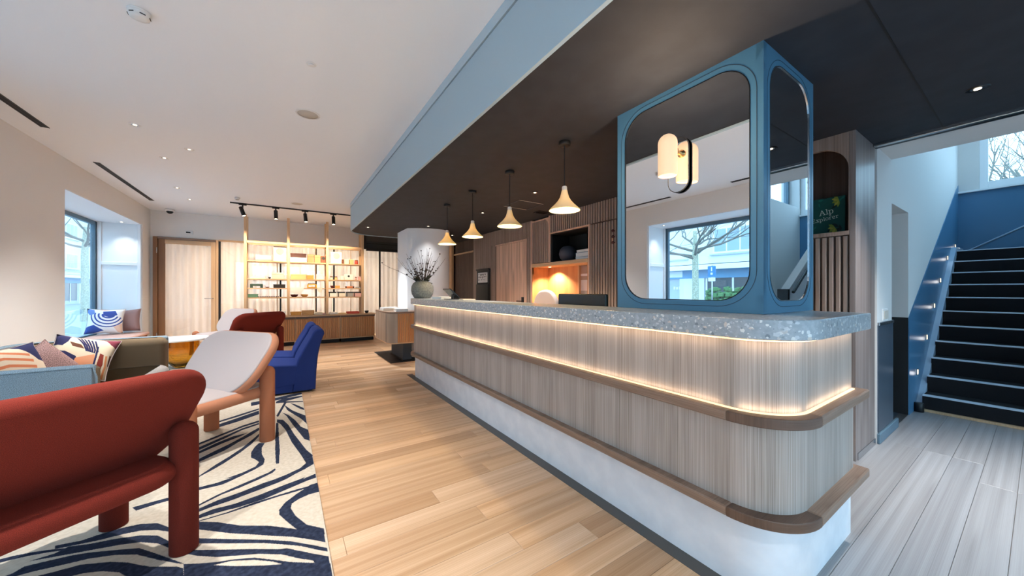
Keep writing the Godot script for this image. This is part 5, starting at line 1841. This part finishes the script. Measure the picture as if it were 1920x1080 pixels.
func build_seating() -> void:
	var red := chair_model("lounge_chair", "rust red lounge chair nearest the viewer, seen from behind", M.cloth_red, M.cloth_red, M.cloth_red_dark)
	face(red, Vector2(-0.818, 2.19), Vector2(-0.63, 0.777), 0.013)
	var pale := chair_model("lounge_chair", "pale pink lounge chair with terracotta legs on the near rug", M.cloth_rim, M.cloth_pale, M.cloth_terracotta)
	face(pale, Vector2(-0.53, 3.53), Vector2(-0.79, -0.62), 0.013)
	var red2 := dup(red, "rust red lounge chair in the far group beside the blue chairs")
	face(red2, Vector2(-0.48, 7.23), Vector2(-0.63, 0.777), 0.0)
	var pale2 := dup(pale, "pale pink lounge chair in the far group before the shelves")
	face(pale2, Vector2(-0.92, 8.36), Vector2(-0.79, -0.62), 0.0)
	red2.position.y = 0.013
	pale2.position.y = 0.013
	# two low blue chairs side by side
	var b := thing("blue_chair", "royal blue low chair standing nearer, at the rug corner", "armchair", Vector3.ZERO, "royal blue low chairs")
	var backp := PackedVector2Array([Vector2(-0.12, 0.30), Vector2(-0.145, 0.40), Vector2(-0.21, 0.53), Vector2(-0.285, 0.66), Vector2(-0.30, 0.70), Vector2(-0.325, 0.735), Vector2(-0.36, 0.755), Vector2(-0.40, 0.75), Vector2(-0.425, 0.725), Vector2(-0.43, 0.69), Vector2(-0.41, 0.64), Vector2(-0.385, 0.56), Vector2(-0.36, 0.42), Vector2(-0.345, 0.25), Vector2(-0.335, 0.02), Vector2(-0.10, 0.02)])
	add(b, "backrest", slab(cp_ccw(backp), 0.58, 0.025, 4), M.cloth_blue, Vector3.ZERO, Vector3(0, PI / 2, 0))
	var seatp := PackedVector2Array([Vector2(-0.14, 0.10), Vector2(0.38, 0.06), Vector2(0.42, 0.10), Vector2(0.42, 0.33), Vector2(0.38, 0.375), Vector2(0.1, 0.36), Vector2(-0.17, 0.335)])
	add(b, "seat", slab(cp_ccw(seatp), 0.575, 0.025, 4), M.cloth_blue, Vector3.ZERO, Vector3(0, PI / 2, 0))
	var sk := PackedVector2Array([Vector2(-0.098, 0.02), Vector2(0.40, 0.02), Vector2(0.40, 0.11), Vector2(-0.12, 0.3)])
	add(b, "skirt", slab(cp_ccw(sk), 0.565, 0.01, 3), M.cloth_blue, Vector3.ZERO, Vector3(0, PI / 2, 0))
	for s in [-1, 1]:
		for z in [-0.3, 0.28]:
			add(b, "foot", cyl(0.02, 0.0, 0.022, 12), M.black, Vector3(0.22 * s, 0, z))
	var b2 := dup(b, "royal blue low chair standing behind the nearer blue one")
	face(b, Vector2(-0.01, 5.13), Vector2(-1, 0))
	face(b2, Vector2(-0.03, 5.80), Vector2(-1, 0))
	build_sofa()
	# glass table
	var t := thing("coffee_table", "round white topped coffee table on an amber glass bowl", "table", Vector3(-1.36, 0.013, -7.45))
	var outer: Array = [Vector2(0, 0.0), Vector2(0.05, 0.0), Vector2(0.09, 0.02), Vector2(0.17, 0.11), Vector2(0.215, 0.21), Vector2(0.225, 0.30), Vector2(0.22, 0.43), Vector2(0.205, 0.43), Vector2(0.21, 0.30), Vector2(0.2, 0.215), Vector2(0.16, 0.125), Vector2(0.08, 0.04), Vector2(0.0, 0.03)]
	add(t, "glass_bowl", lathe(outer, 40), M.amber_glass)
	add(t, "top", cyl(0.36, 0.431, 0.462, 48, 0.008), M.white_paint)


func dup(o: Node3D, label: String) -> Node3D:
	var c: Node3D = o.duplicate()
	c.name = numbered(String(o.name).rstrip("0123456789").trim_suffix("_"))
	add_child(c)
	c.set_meta("label", label)
	return c


func build_sofa() -> void:
	var s := thing("sofa", "two seat sofa by the street wall, olive inside and pale blue outside", "sofa", Vector3(-1.65, 0, -4.46))
	# u-shaped shells: arms at both ends, back along the wall, drawn as (x, d)
	var shell := func(o: float, i: float, near_o: float, near_i: float, x1: float) -> PackedVector2Array:
		var p := PackedVector2Array([Vector2(x1, 3.52 + near_o)])
		p.append_array(arc(-2.15 + o + 0.2, 3.52 + near_o + 0.2, 0.2, 270, 180, 6))
		p.append_array(arc(-2.15 + o + 0.2, 5.40 - o - 0.2, 0.2, 180, 90, 6))
		p.append(Vector2(x1, 5.40 - o))
		p.append(Vector2(x1, 5.40 - i))
		p.append_array(arc(-2.15 + i + 0.1, 5.40 - i - 0.1, 0.1, 90, 180, 5))
		p.append_array(arc(-2.15 + i + 0.1, 3.52 + near_i + 0.1, 0.1, 180, 270, 5))
		p.append(Vector2(x1, 3.52 + near_i))
		return p
	plan(s, "outer_shell", shell.call(0.0, 0.075, 0.0, 0.075, -1.085), 0.10, 0.705, M.cloth_denim, 0.03, 4)
	var pad := PackedVector2Array([Vector2(-2.09, 3.62)])
	pad.append_array(arc(-2.09 + 0.14, 5.34 - 0.14, 0.14, 180, 90, 6))
	pad.append_array(arc(-1.065 - 0.06, 5.34 - 0.06, 0.06, 90, 0, 5))
	pad.append_array(arc(-1.065 - 0.06, 5.13 + 0.06, 0.06, 0, -90, 5))
	pad.append_array(arc(-1.89 + 0.1, 5.13 - 0.1, 0.1, 90, 180, 5))
	pad.append(Vector2(-1.89, 3.62))
	plan(s, "inner_padding", pad, 0.12, 0.705, M.cloth_olive, 0.075, 6)
	bx(s, "near_padding", -2.0, -1.075, 0.14, 0.69, 3.575, 3.645, M.cloth_olive, 0.03)
	var pts: Array = []
	for q in [Vector2(-1.08, 3.523), Vector2(-1.5, 3.523), Vector2(-1.98, 3.523)]:
		pts.append(Vector3(q.x, 0.69, -q.y))
	for k in pts.size():
		pts[k] -= s.position
	pts.push_front(Vector3(-1.068, 0.62, -3.54) - s.position)
	pts.push_front(Vector3(-1.066, 0.2, -3.54) - s.position)
	add(s, "piping", tube(pts, 0.006, 8), M.cloth_denim)
	var seat := rrect4(1.50, 0.92, [0.12, 0.12, 0.05, 0.05], 8)
	# seat cushion: local x along the depth
	var p := PackedVector2Array()
	for q in seat:
		p.append(Vector2(-1.47 + q.y, 4.42 + q.x))
	plan(s, "seat_cushion", p, 0.22, 0.425, M.cloth_seat, 0.07, 5)
	plan(s, "base", PackedVector2Array([Vector2(-1.12, 3.6), Vector2(-2.1, 3.6), Vector2(-2.1, 5.33), Vector2(-1.12, 5.33)]), 0.06, 0.23, M.cloth_olive, 0.02, 3)
	for q in [Vector2(-1.18, 3.66), Vector2(-1.18, 5.26), Vector2(-2.06, 3.66), Vector2(-2.06, 5.26)]:
		add(s, "foot", cyl(0.02, 0.0, 0.07, 12), M.black, Vector3(q.x, 0, -q.y) - s.position)
	s.position.y = 0.0128
	mat("cushion_mauve", Color("b98a80"), 0.95)
	uv_mat("cushion_a", tex(cushion_print(0)), 0.95)
	uv_mat("cushion_b", tex(cushion_print(1)), 0.95)
	uv_mat("cushion_c", tex(cushion_print(2)), 0.95)
	cushion("patterned cushion with navy peach and striped patches in the sofa corner", Vector3(-1.60, 0.585, -4.98), Vector3(-0.5, 0.35, -0.3), 0.42, M.cushion_a)
	cushion("patterned cushion with orange bands and navy corner against the sofa back", Vector3(-1.72, 0.58, -4.28), Vector3(-0.35, 1.15, 0.06), 0.45, M.cushion_b)
	cushion("plain speckled mauve cushion tucked beside the orange banded one", Vector3(-1.70, 0.56, -4.66), Vector3(-0.45, 0.95, 0.5), 0.38, M.cloth_mauve)
	cushion("white cushion with blue swirls on the far window seat", Vector3(-2.66, 0.672, -9.17), Vector3(-0.25, 0.15, -0.05), 0.46, M.cushion_c)
	cushion("plain mauve cushion behind the blue swirled one on window seat", Vector3(-2.46, 0.66, -9.36), Vector3(-0.22, -0.2, 0.08), 0.42, M.cloth_mauve)


func cushion(label: String, at: Vector3, rot: Vector3, side: float, m: Material) -> void:
	var c := thing("cushion", label, "cushion", at, "loose cushions")
	c.rotation = rot
	add(c, "cover", pillow(side, side, 0.17), m)
	var pts: Array = []
	for k in 41:
		var a := k / 40.0 * 4.0
		var e := int(a) % 4
		var t := a - int(a)
		var q: Vector2 = [Vector2(-1 + 2 * t, -1), Vector2(1, -1 + 2 * t), Vector2(1 - 2 * t, 1), Vector2(-1, 1 - 2 * t)][e]
		var pin := 1.0 - 0.10 * (1 - q.y * q.y) * q.x * q.x
		var pin2 := 1.0 - 0.10 * (1 - q.x * q.x) * q.y * q.y
		pts.append(Vector3(q.x * side / 2 * pin, q.y * side / 2 * pin2, 0))
	add(c, "seam", tube(pts, 0.004, 6), m if m == M.cloth_mauve else M.cloth_pale)


func poly(a: Array) -> PackedVector2Array:
	var p := PackedVector2Array()
	for k in range(0, a.size(), 2):
		p.append(Vector2(a[k], a[k + 1]))
	return p


func band(im: Image, pts: Array, w: float, col: Color) -> void:
	var c := poly(pts)
	for k in c.size() - 1:
		var d := (c[k + 1] - c[k]).normalized()
		var n := Vector2(-d.y, d.x) * w / 2
		fill_poly(im, PackedVector2Array([c[k] + n - d, c[k + 1] + n + d, c[k + 1] - n + d, c[k] - n - d]), col)


func cushion_print(k: int) -> Image:
	var im := Image.create(256, 256, false, Image.FORMAT_RGB8)
	var navy := Color("23234f")
	if k == 0:
		im.fill(Color("e6d2b4"))
		fill_poly(im, poly([0, 0, 60, 0, 56, 50, 40, 78, 0, 70]), navy)
		fill_poly(im, poly([62, 50, 110, 66, 128, 92, 80, 80]), Color("6b3f2c"))
		fill_poly(im, poly([0, 110, 60, 112, 110, 140, 130, 190, 100, 215, 40, 190, 0, 170]), navy)
		fill_poly(im, poly([110, 150, 175, 118, 185, 150, 190, 256, 80, 256, 112, 215]), Color("e39b72"))
		for q in 6:
			band(im, [80 + q * 15, 8 + q * 4, 118 + q * 13, 62 + q * 8, 140 + q * 8, 104 + q * 2], 7, navy)
		fill_poly(im, poly([180, 0, 256, 0, 256, 60, 225, 45]), Color("7d2f3f"))
		band(im, [176, 70, 184, 130, 196, 256], 8, navy)
		fill_poly(im, poly([196, 110, 214, 116, 226, 170, 222, 250, 204, 256, 200, 180]), Color("8c3224"))
		band(im, [228, 120, 240, 180, 238, 250], 10, Color("d98a58"))
		band(im, [246, 110, 254, 170], 8, Color("5a2a20"))
	elif k == 1:
		im.fill(Color("e8d0b4"))
		for q in 4:
			band(im, [0, 30 + q * 34, 90, 20 + q * 36, 180, 60 + q * 30], 13, Color("d97f55"))
		fill_poly(im, poly([160, 0, 256, 0, 256, 110, 205, 90]), navy)
		fill_poly(im, poly([0, 170, 110, 150, 130, 256, 0, 256]), navy)
		band(im, [120, 140, 150, 190, 190, 256], 10, navy)
		fill_poly(im, poly([170, 150, 220, 140, 230, 220, 190, 230]), Color("c9a26a"))
	else:
		im.fill(Color("e9e6e4"))
		var blue := Color("3a4f96")
		for q in 4:
			var pts: Array = []
			for j in 15:
				var a := lerpf(0.3, 3.4, j / 14.0)
				pts.append_array([150 + cos(a) * (40 + q * 26), 70 + sin(a) * (30 + q * 30)])
			band(im, pts, 13 - q, blue)
		fill_poly(im, poly([110, 30, 190, 20, 210, 70, 160, 96, 115, 78]), blue)
		fill_poly(im, poly([0, 0, 50, 10, 60, 60, 20, 70, 0, 40]), Color("6d86bd"))
		fill_poly(im, poly([0, 190, 60, 170, 130, 230, 60, 256, 0, 256]), blue)
		fill_poly(im, poly([60, 0, 150, 0, 120, 18]), Color("dca996"))
		fill_poly(im, poly([190, 190, 256, 150, 256, 256, 220, 240]), Color("e2c3ae"))
	return im


# ---------------------------------------------------------------- ceiling
func build_ceiling_things() -> void:
	for q in [[3.6, 5.54, "black slot diffuser in the white ceiling nearest the viewer"], [6.69, 8.96, "black slot diffuser in the white ceiling above the far window"], [-1.5, 2.6, "black slot diffuser behind the viewer in the white ceiling"]]:
		var t := thing("slot_diffuser", q[2], "vent", Vector3(-2.02, CEIL, -(q[0] + q[1]) / 2))
		bx(t, "slot", -2.045, -1.995, CEIL - 0.004, CEIL + 0.002, q[0], q[1], M.slot_black, 0.0)
		for x in [-2.047, -1.993]:
			bx(t, "edge", x - 0.004, x + 0.004, CEIL - 0.006, CEIL + 0.002, q[0], q[1], M.black_metal, 0.001)
		bx(t, "blade", -2.022, -2.018, CEIL - 0.005, CEIL + 0.002, q[0], q[1], M.black_metal, 0.0)
	var lights := [
		[-1.242, 4.968, "recessed downlight closest to the near slot diffuser"], [-0.925, 5.481, "recessed downlight furthest from the street wall in the white ceiling"], [-1.245, 6.005, "recessed downlight between the two slot diffusers"], [-1.435, 7.634, "recessed downlight beside the middle of the far slot"], [-1.425, 8.488, "recessed downlight beside the far end of the slot"],
		[-0.5, 2.6, "added recessed downlight over the near rug, seen only in the mirror"], [-0.9, 1.2, "added recessed downlight over the near seats, out of view"], [-1.0, -0.6, "added recessed downlight behind the viewer by the street wall"], [0.3, -0.8, "added recessed downlight behind the viewer by the blue fascia"], [-0.4, -2.2, "added recessed downlight close to the entrance wall"]]  # this row is added beyond the frame to brighten the room
	for q in lights:
		downlight(q[2], Vector3(q[0], CEIL, -q[1]), M.white_plastic, DOWN_E * (0.72 if q[1] > 4.0 else 1.12))
	var dark := [
		[2.461, 3.259, "black recessed downlight in the dark ceiling nearest the pillar"], [2.456, 4.531, "black recessed downlight in the dark ceiling between two pendants"], [2.153, 5.999, "black recessed downlight in the dark ceiling before the white column"], [2.921, 6.707, "black recessed downlight in the dark ceiling near the timber wall"], [1.276, 6.699, "bright recessed downlight at the rounded corner of the dark ceiling"],
		[3.6, -0.9, "black recessed downlight over the pale floor by the stairs"], [3.3, 0.2, "black recessed downlight beside the counter end"]]
	for q in dark:
		downlight(q[2], Vector3(q[0], SOFFIT, -q[1]), M.black_metal, DARK_E * (0.1 if q[1] > 5.9 and q[0] > 2.0 else 1.0))
	var sm := thing("smoke_detector", "white domed smoke detector on the white ceiling", "smoke detector", Vector3(-0.717, CEIL, -2.94))
	add(sm, "base", cyl(0.052, -0.012, 0.0, 32, 0.002), M.white_plastic)
	add(sm, "head", lathe([Vector2(0, -0.045), Vector2(0.03, -0.044), Vector2(0.043, -0.037), Vector2(0.048, -0.026), Vector2(0.05, -0.013), Vector2(0, -0.012)], 32), M.white_plastic)
	for k in 6:
		add(sm, "slot", cbox(Vector3(0.026, 0.006, 0.003), 0.001), M.black, Vector3(cos(k * TAU / 6) * 0.047, -0.029, sin(k * TAU / 6) * 0.047), Vector3(0, -k * TAU / 6 + PI / 2, 0))
	var sp := thing("sprinkler", "small flat white sprinkler cover in the white ceiling", "sprinkler", Vector3(0.169, CEIL, -2.928))
	add(sp, "flange", cyl(0.033, -0.006, 0.0, 28, 0.003), M.white_plastic)
	add(sp, "cap", cyl(0.02, -0.013, -0.006, 24, 0.002), M.white_plastic)
	var lab := ["round ceiling loudspeaker with a beige grille, nearer one", "round ceiling loudspeaker near the track lights, further one"]
	for k in 2:
		var l := thing("ceiling_speaker", lab[k], "speaker", Vector3([0.19, 0.21][k], CEIL, -[3.776, 7.784][k]))
		add(l, "ring", lathe([Vector2(0.085, -0.006), Vector2(0.1, -0.004), Vector2(0.102, 0.0), Vector2(0.085, 0.0)], 36), M.white_plastic)
		add(l, "grille", cyl(0.086, -0.003, 0.0, 36, 0.001), M.grey_plastic)
	var s2 := thing("motion_sensor", "tiny white sensor on the ceiling before the track", "sensor", Vector3(-0.69, CEIL, -7.849))
	add(s2, "body", cyl(0.04, -0.035, 0.0, 20, 0.006), M.white_plastic)
	add(s2, "lens", cyl(0.025, -0.045, -0.035, 16, 0.004), M.grey_plastic)
	var cam := thing("dome_camera", "black dome security camera at the ceiling over the timber door", "camera", Vector3(-1.94, CEIL, -9.75))
	add(cam, "base", cyl(0.075, -0.04, 0.0, 28, 0.006), M.white_plastic)
	var pr: Array = []
	for k in 9:
		pr.append(Vector2(0.055 * sin(PI / 2 * k / 8), -0.04 - 0.05 * cos(PI / 2 * k / 8)))
	add(cam, "dome", lathe(pr, 24), M.screen_black)
	var ex := thing("wall_sensor", "white sensor plate with dark window above the timber door", "sensor", Vector3(-1.69, 2.46, -9.985))
	add(ex, "plate", slab(rrect(0.13, 0.08, 0.008, 3), 0.02, 0.004, 2), M.white_plastic)
	add(ex, "window", slab(rrect(0.07, 0.03, 0.005, 3), 0.008, 0.0), M.black, Vector3(-0.01, 0, 0.01))
	# flush hatch and grille in the dark ceiling
	var h := thing("ceiling_hatch", "flush square hatch outlined in the dark ceiling over the counter", "hatch", Vector3(2.69, SOFFIT, -3.82))
	add(h, "panel", cbox(Vector3(0.37, 0.004, 0.37), 0.001), M.soffit_dark, Vector3(0, -0.001, 0))
	for k in 4:
		add(h, "edge_strip", cbox(Vector3(0.39, 0.004, 0.008), 0.001), M.grey_plastic if k < 2 else M.groove, Vector3([0, 0, -0.19, 0.19][k], -0.003, [-0.19, 0.19, 0, 0][k]), Vector3(0, 0 if k < 2 else PI / 2, 0))
	var v := thing("vent_grille", "small black vent grille in the dark ceiling by the timber wall", "vent", Vector3(3.17, SOFFIT, -4.03))
	add(v, "frame", ring_plate(rrect(0.2, 0.14, 0.004, 2), rrect(0.17, 0.11, 0.003, 2), 0.008), M.black_metal, Vector3(0, -0.003, 0), Vector3(PI / 2, 0, 0))
	for k in 5:
		add(v, "blade", cbox(Vector3(0.17, 0.004, 0.012), 0.001), M.black, Vector3(0, -0.002, -0.044 + 0.022 * k), Vector3(0.5, 0, 0))
	var ds := thing("dark_ceiling_detector", "black round detector on the dark ceiling above the tall unit", "smoke detector", Vector3(3.3, SOFFIT, -0.98))
	add(ds, "base", cyl(0.05, -0.012, 0.0, 24, 0.002), M.black_metal)
	add(ds, "head", cyl(0.036, -0.04, -0.012, 24, 0.008), M.black_metal)
	# niche spotlights in the far bay
	for k in 2:
		var b: Array = [[6.68, 9.53], [1.45, 4.26]][k]
		var at := Vector3(-2.5, 2.488, -(b[1] - 0.22))
		downlight(["small downlight in the head of the far window niche", "small downlight in the head of the near window niche"][k], at, M.white_plastic, 0.5)
	track()


const DOWN_E := 5.0
const DARK_E := 4.5


func downlight(label: String, at: Vector3, rim: Material, e: float) -> void:
	var t := thing("downlight", label, "light", at, "recessed downlights")
	add(t, "ring", lathe([Vector2(0.028, -0.003), Vector2(0.043, -0.005), Vector2(0.046, 0.0), Vector2(0.03, 0.0)], 28), rim)
	add(t, "reflector", lathe([Vector2(0.0, -0.0022), Vector2(0.03, -0.0022)], 24), M.steel)
	add(t, "lamp", cyl(0.015, -0.005, -0.001, 18, 0.001), M.lens)
	spot("downlight_beam", at + Vector3(0, -0.012, 0), Vector3.DOWN, e, LAMP, 46, 0.03, 1.0)


func track() -> void:
	var t := thing("light_track", "long thin black lighting track under the white ceiling", "track", Vector3(0.2, CEIL, -8.3))
	bx(t, "rail", -0.83, 1.9, CEIL - 0.022, CEIL, 8.283, 8.317, M.black_metal, 0.002)
	bx(t, "end_cap", -0.836, -0.826, CEIL - 0.024, CEIL, 8.281, 8.319, M.black, 0.002)
	var xs := [-0.65, -0.132, 0.366, 0.885]
	var lab := ["black cylinder track spotlight first from the door, tilted most", "black cylinder track spotlight second from the door", "black cylinder track spotlight third from the door", "black cylinder track spotlight closest to the blue fascia"]
	for k in 4:
		var s := thing("track_spotlight", lab[k], "spotlight", Vector3(xs[k], CEIL - 0.022, -8.3), "track spotlights")
		add(s, "adaptor", cbox(Vector3(0.12, 0.018, 0.03), 0.003), M.black_metal, Vector3(0, -0.009, 0))
		add(s, "stem", cyl(0.012, -0.07, -0.018, 12), M.black_metal)
		var tilt: float = [0.30, 0.04, 0.08, 0.0][k]
		var hd := add(s, "head", lathe([Vector2(0.03, -0.18), Vector2(0.034, -0.182), Vector2(0.034, 0.0), Vector2(0.03, 0.004), Vector2(0, 0.004)], 24), M.black_metal, Vector3(-0.028 if k == 0 else 0.0, -0.06, 0), Vector3(-0.3, 0, tilt))
		add(hd, "lamp", cyl(0.029, -0.176, -0.172, 20, 0.001), M.lens)
		var o := Vector3(xs[k], CEIL - 0.3, -8.36)
		spot("track_beam", o, Vector3([0.0, 0.25, 0.45, 0.7][k] - 0.3, -1.2, -1.55), TRACK_E, Color(1.0, 0.88, 0.72), 33, 0.03, 0.7)


const TRACK_E := 2.3


func build_pendants() -> void:
	var ds := [2.025, 2.814, 3.60, 4.346]
	var lab := ["cream trumpet pendant lamp nearest the mirrored pillar", "cream trumpet pendant lamp second from the mirrored pillar", "cream trumpet pendant lamp third from the mirrored pillar", "cream trumpet pendant lamp over the vase end of the counter"]
	var shade: Array = [Vector2(0.118, -0.532), Vector2(0.121, -0.530), Vector2(0.104, -0.510), Vector2(0.076, -0.484), Vector2(0.052, -0.457), Vector2(0.036, -0.430), Vector2(0.028, -0.404), Vector2(0.024, -0.385), Vector2(0.022, -0.376), Vector2(0.018, -0.376), Vector2(0.020, -0.386), Vector2(0.024, -0.406), Vector2(0.032, -0.432), Vector2(0.048, -0.460), Vector2(0.072, -0.487), Vector2(0.101, -0.513), Vector2(0.1175, -0.531)]
	var proto: Node3D
	for k in 4:
		var t: Node3D
		if k == 0:
			t = thing("pendant_lamp", lab[0], "lamp", Vector3(1.815, SOFFIT, -ds[0]), "pendant lamps over the counter")
			add(t, "ceiling_rose", cyl(0.045, -0.03, 0.0, 28, 0.003), M.black)
			add(t, "cable", tube([Vector3(0, -0.03, 0), Vector3(0, -0.36, 0)], 0.0045, 8), M.black)
			add(t, "cap", lathe([Vector2(0.0, -0.377), Vector2(0.021, -0.377), Vector2(0.02, -0.35), Vector2(0.016, -0.344), Vector2(0, -0.343)], 20), M.pendant_cap)
			add(t, "shade", lathe(shade, 40), M.pendant_shade)
			var bp: Array = []
			for j in 9:
				var a := -PI / 2 + PI * j / 8
				bp.append(Vector2(0.026 * cos(a), -0.485 + 0.026 * sin(a)))
			add(t, "bulb", lathe(bp, 18), M.bulb)
			proto = t
		else:
			t = proto.duplicate()
			t.name = numbered("pendant_lamp")
			add_child(t)
			t.position = Vector3(1.82, SOFFIT, -ds[k])
			t.set_meta("label", lab[k])
		omni("pendant_bulb", t.position + Vector3(0, -0.485, 0), 0.22, Color(1.0, 0.86, 0.62), 0.02)


# ---------------------------------------------------------------- things on and behind the counter
func build_small_things() -> void:
	var v := thing("vase", "round grey stoneware vase on the far end of the counter", "vase", Vector3(1.672, 1.1105, -4.9))
	add(v, "pot", lathe([Vector2(0, 0), Vector2(0.10, 0.0), Vector2(0.115, 0.006), Vector2(0.148, 0.06), Vector2(0.158, 0.115), Vector2(0.153, 0.17), Vector2(0.13, 0.215), Vector2(0.10, 0.236), Vector2(0.085, 0.24), Vector2(0.082, 0.252), Vector2(0.073, 0.252), Vector2(0.075, 0.23), Vector2(0.0, 0.2)], 40), M.vase)
	var fl := thing("dried_branches", "spray of dark budded twigs and grasses standing in the grey vase", "plant", Vector3(1.672, 1.31, -4.9))
	var rg := RandomNumberGenerator.new()
	rg.seed = 31
	for k in 34:
		var a := TAU * k / 34.0 + rg.randf() * 0.3
		var lean := rg.randf_range(0.15, 1.0)
		var l := rg.randf_range(0.3, 0.56)
		if k == 3:
			a = PI
			lean = 1.5
			l = 0.6
		if k == 18:
			a = -0.9
			lean = 1.7
			l = 0.66
		var pts: Array = []
		var dir := Vector3(cos(a) * lean, 1.0, sin(a) * lean).normalized()
		var p := Vector3(cos(a) * 0.03, 0.0, sin(a) * 0.03)
		for j in 6:
			pts.append(p)
			dir = (dir + Vector3(rg.randf_range(-0.12, 0.12), rg.randf_range(-0.06, 0.05), rg.randf_range(-0.12, 0.12))).normalized()
			p += dir * l / 5
		var tw := add(fl, "twig", tube(pts, [0.0035, 0.003, 0.0027, 0.0022, 0.0018, 0.0012], 5), M.twig)
		for j in 5 if k % 3 == 0 else 2:
			var at: Vector3 = (pts[2 + j % 4] as Vector3) + Vector3(rg.randf_range(-0.012, 0.012), rg.randf_range(-0.01, 0.02), rg.randf_range(-0.012, 0.012))
			var r := rg.randf_range(0.005, 0.011) if j > 0 else rg.randf_range(0.008, 0.016)
			add(tw, "bud", lathe([Vector2(0, -r), Vector2(r * 0.8, -r * 0.5), Vector2(r, 0), Vector2(r * 0.7, r * 0.7), Vector2(0, r * 1.1)], 8), M.bud, at)
	# dark leaves round the mouth
	for k in 26:
		var a := TAU * k / 26.0
		var l := rg.randf_range(0.08, 0.15)
		var p := PackedVector2Array([Vector2(0, 0), Vector2(l * 0.4, -0.02), Vector2(l, 0), Vector2(l * 0.5, 0.022)])
		var le := add(fl, "leaf", slab(p, 0.002, 0.0), M.leaf_dark, Vector3(cos(a) * 0.03, rg.randf_range(0.02, 0.08), -sin(a) * 0.03))
		le.basis = Basis(Vector3.UP, a) * Basis(Vector3.BACK, rg.randf_range(-0.1, 0.9)) * Basis(Vector3.RIGHT, rg.randf_range(-0.8, 0.8))
	# screens seen from behind
	var mo := thing("monitor", "large black monitor seen from behind, next to the pillar", "monitor", Vector3(1.97, 0.75, -2.0))
	var mp := slab(rrect(0.53, 0.31, 0.012, 4), 0.03, 0.012, 3)
	add(mo, "housing", mp, M.screen_black, Vector3(0, 0.29, 0), Vector3(0.0, -PI / 2, 0))
	add(mo, "screen", slab(rrect(0.51, 0.29, 0.006, 3), 0.003, 0.0), M.black, Vector3(0.016, 0.29, 0), Vector3(0, PI / 2, 0))
	add(mo, "neck", cbox(Vector3(0.04, 0.22, 0.08), 0.006), M.black_metal, Vector3(0.01, 0.13, 0))
	add(mo, "foot", cbox(Vector3(0.2, 0.012, 0.26), 0.004), M.black_metal, Vector3(0.03, 0.006, 0))
	var tb := thing("tablet_stand", "small black tablet tilted on a stand on the counter top", "tablet", Vector3(1.70, 1.1105, -3.93))
	add(tb, "base", cbox(Vector3(0.13, 0.01, 0.16), 0.004), M.steel, Vector3(0, 0.005, 0))
	add(tb, "tablet", slab(rrect(0.24, 0.17, 0.012, 4), 0.012, 0.004, 3), M.screen_black, Vector3(0.0, 0.075, 0), Vector3(0, -PI / 2, 0) + Vector3(0, 0, 0))
	(tb.get_child(1) as Node3D).basis = Basis(Vector3.UP, -PI / 2) * Basis(Vector3.RIGHT, 0.85)
	add(tb, "prop", cbox(Vector3(0.012, 0.07, 0.05), 0.003), M.black_metal, Vector3(0.01, 0.04, 0))
	book("white pad of paper beside the tablet on the counter", Vector3(1.72, 1.1105, -4.30), 0.16, 0.22, 0.03, M.white_plastic, 0.2)
	book("thin cream notebook near the tablet on the counter", Vector3(1.78, 1.1105, -3.66), 0.14, 0.2, 0.012, M.book_cream, -0.2)
	# cream desk chair peeping over the counter
	var ch := thing("desk_chair", "cream round backed desk chair just showing above the counter", "chair", Vector3(2.78, 0, -3.2))
	add(ch, "backrest", slab(rrect4(0.44, 0.5, [0.2, 0.2, 0.12, 0.12], 10), 0.06, 0.028, 5), M.cloth_pale, Vector3(-0.2, 0.98, 0), Vector3(0, -PI / 2, 0))
	add(ch, "seat", slab(rrect(0.46, 0.46, 0.12, 8), 0.07, 0.03, 5), M.cloth_pale, Vector3(0.02, 0.48, 0), Vector3(PI / 2, 0, 0))
	add(ch, "bracket", cbox(Vector3(0.02, 0.36, 0.06), 0.004), M.black_metal, Vector3(-0.17, 0.62, 0))
	add(ch, "stem", cyl(0.03, 0.1, 0.45, 14), M.black_metal)
	for k in 5:
		add(ch, "foot", tube([Vector3(0, 0.09, 0), Vector3(cos(k * TAU / 5) * 0.26, 0.04, sin(k * TAU / 5) * 0.26)], 0.018, 8), M.black_metal)
	# niche contents
	var sv := thing("dark_vase", "dark round vase in the black niche of the timber wall", "vase", Vector3(3.58, 1.656, -3.92))
	add(sv, "pot", lathe([Vector2(0, 0), Vector2(0.06, 0.0), Vector2(0.115, 0.05), Vector2(0.135, 0.115), Vector2(0.12, 0.18), Vector2(0.075, 0.225), Vector2(0.04, 0.235), Vector2(0.035, 0.225), Vector2(0, 0.2)], 32), M.vase_dark)
	book("grey book at the bottom of the stack in the niche", Vector3(3.55, 1.656, -3.49), 0.2, 0.27, 0.035, M.goods_white, 0.1, "books in the black niche")
	book("blue patterned book in the middle of the niche stack", Vector3(3.55, 1.692, -3.50), 0.19, 0.26, 0.06, M.book_blue, 0.0, "books in the black niche")
	book("slate book topmost of the stack in the niche", Vector3(3.55, 1.753, -3.48), 0.2, 0.26, 0.04, M.goods_grey, -0.1, "books in the black niche")
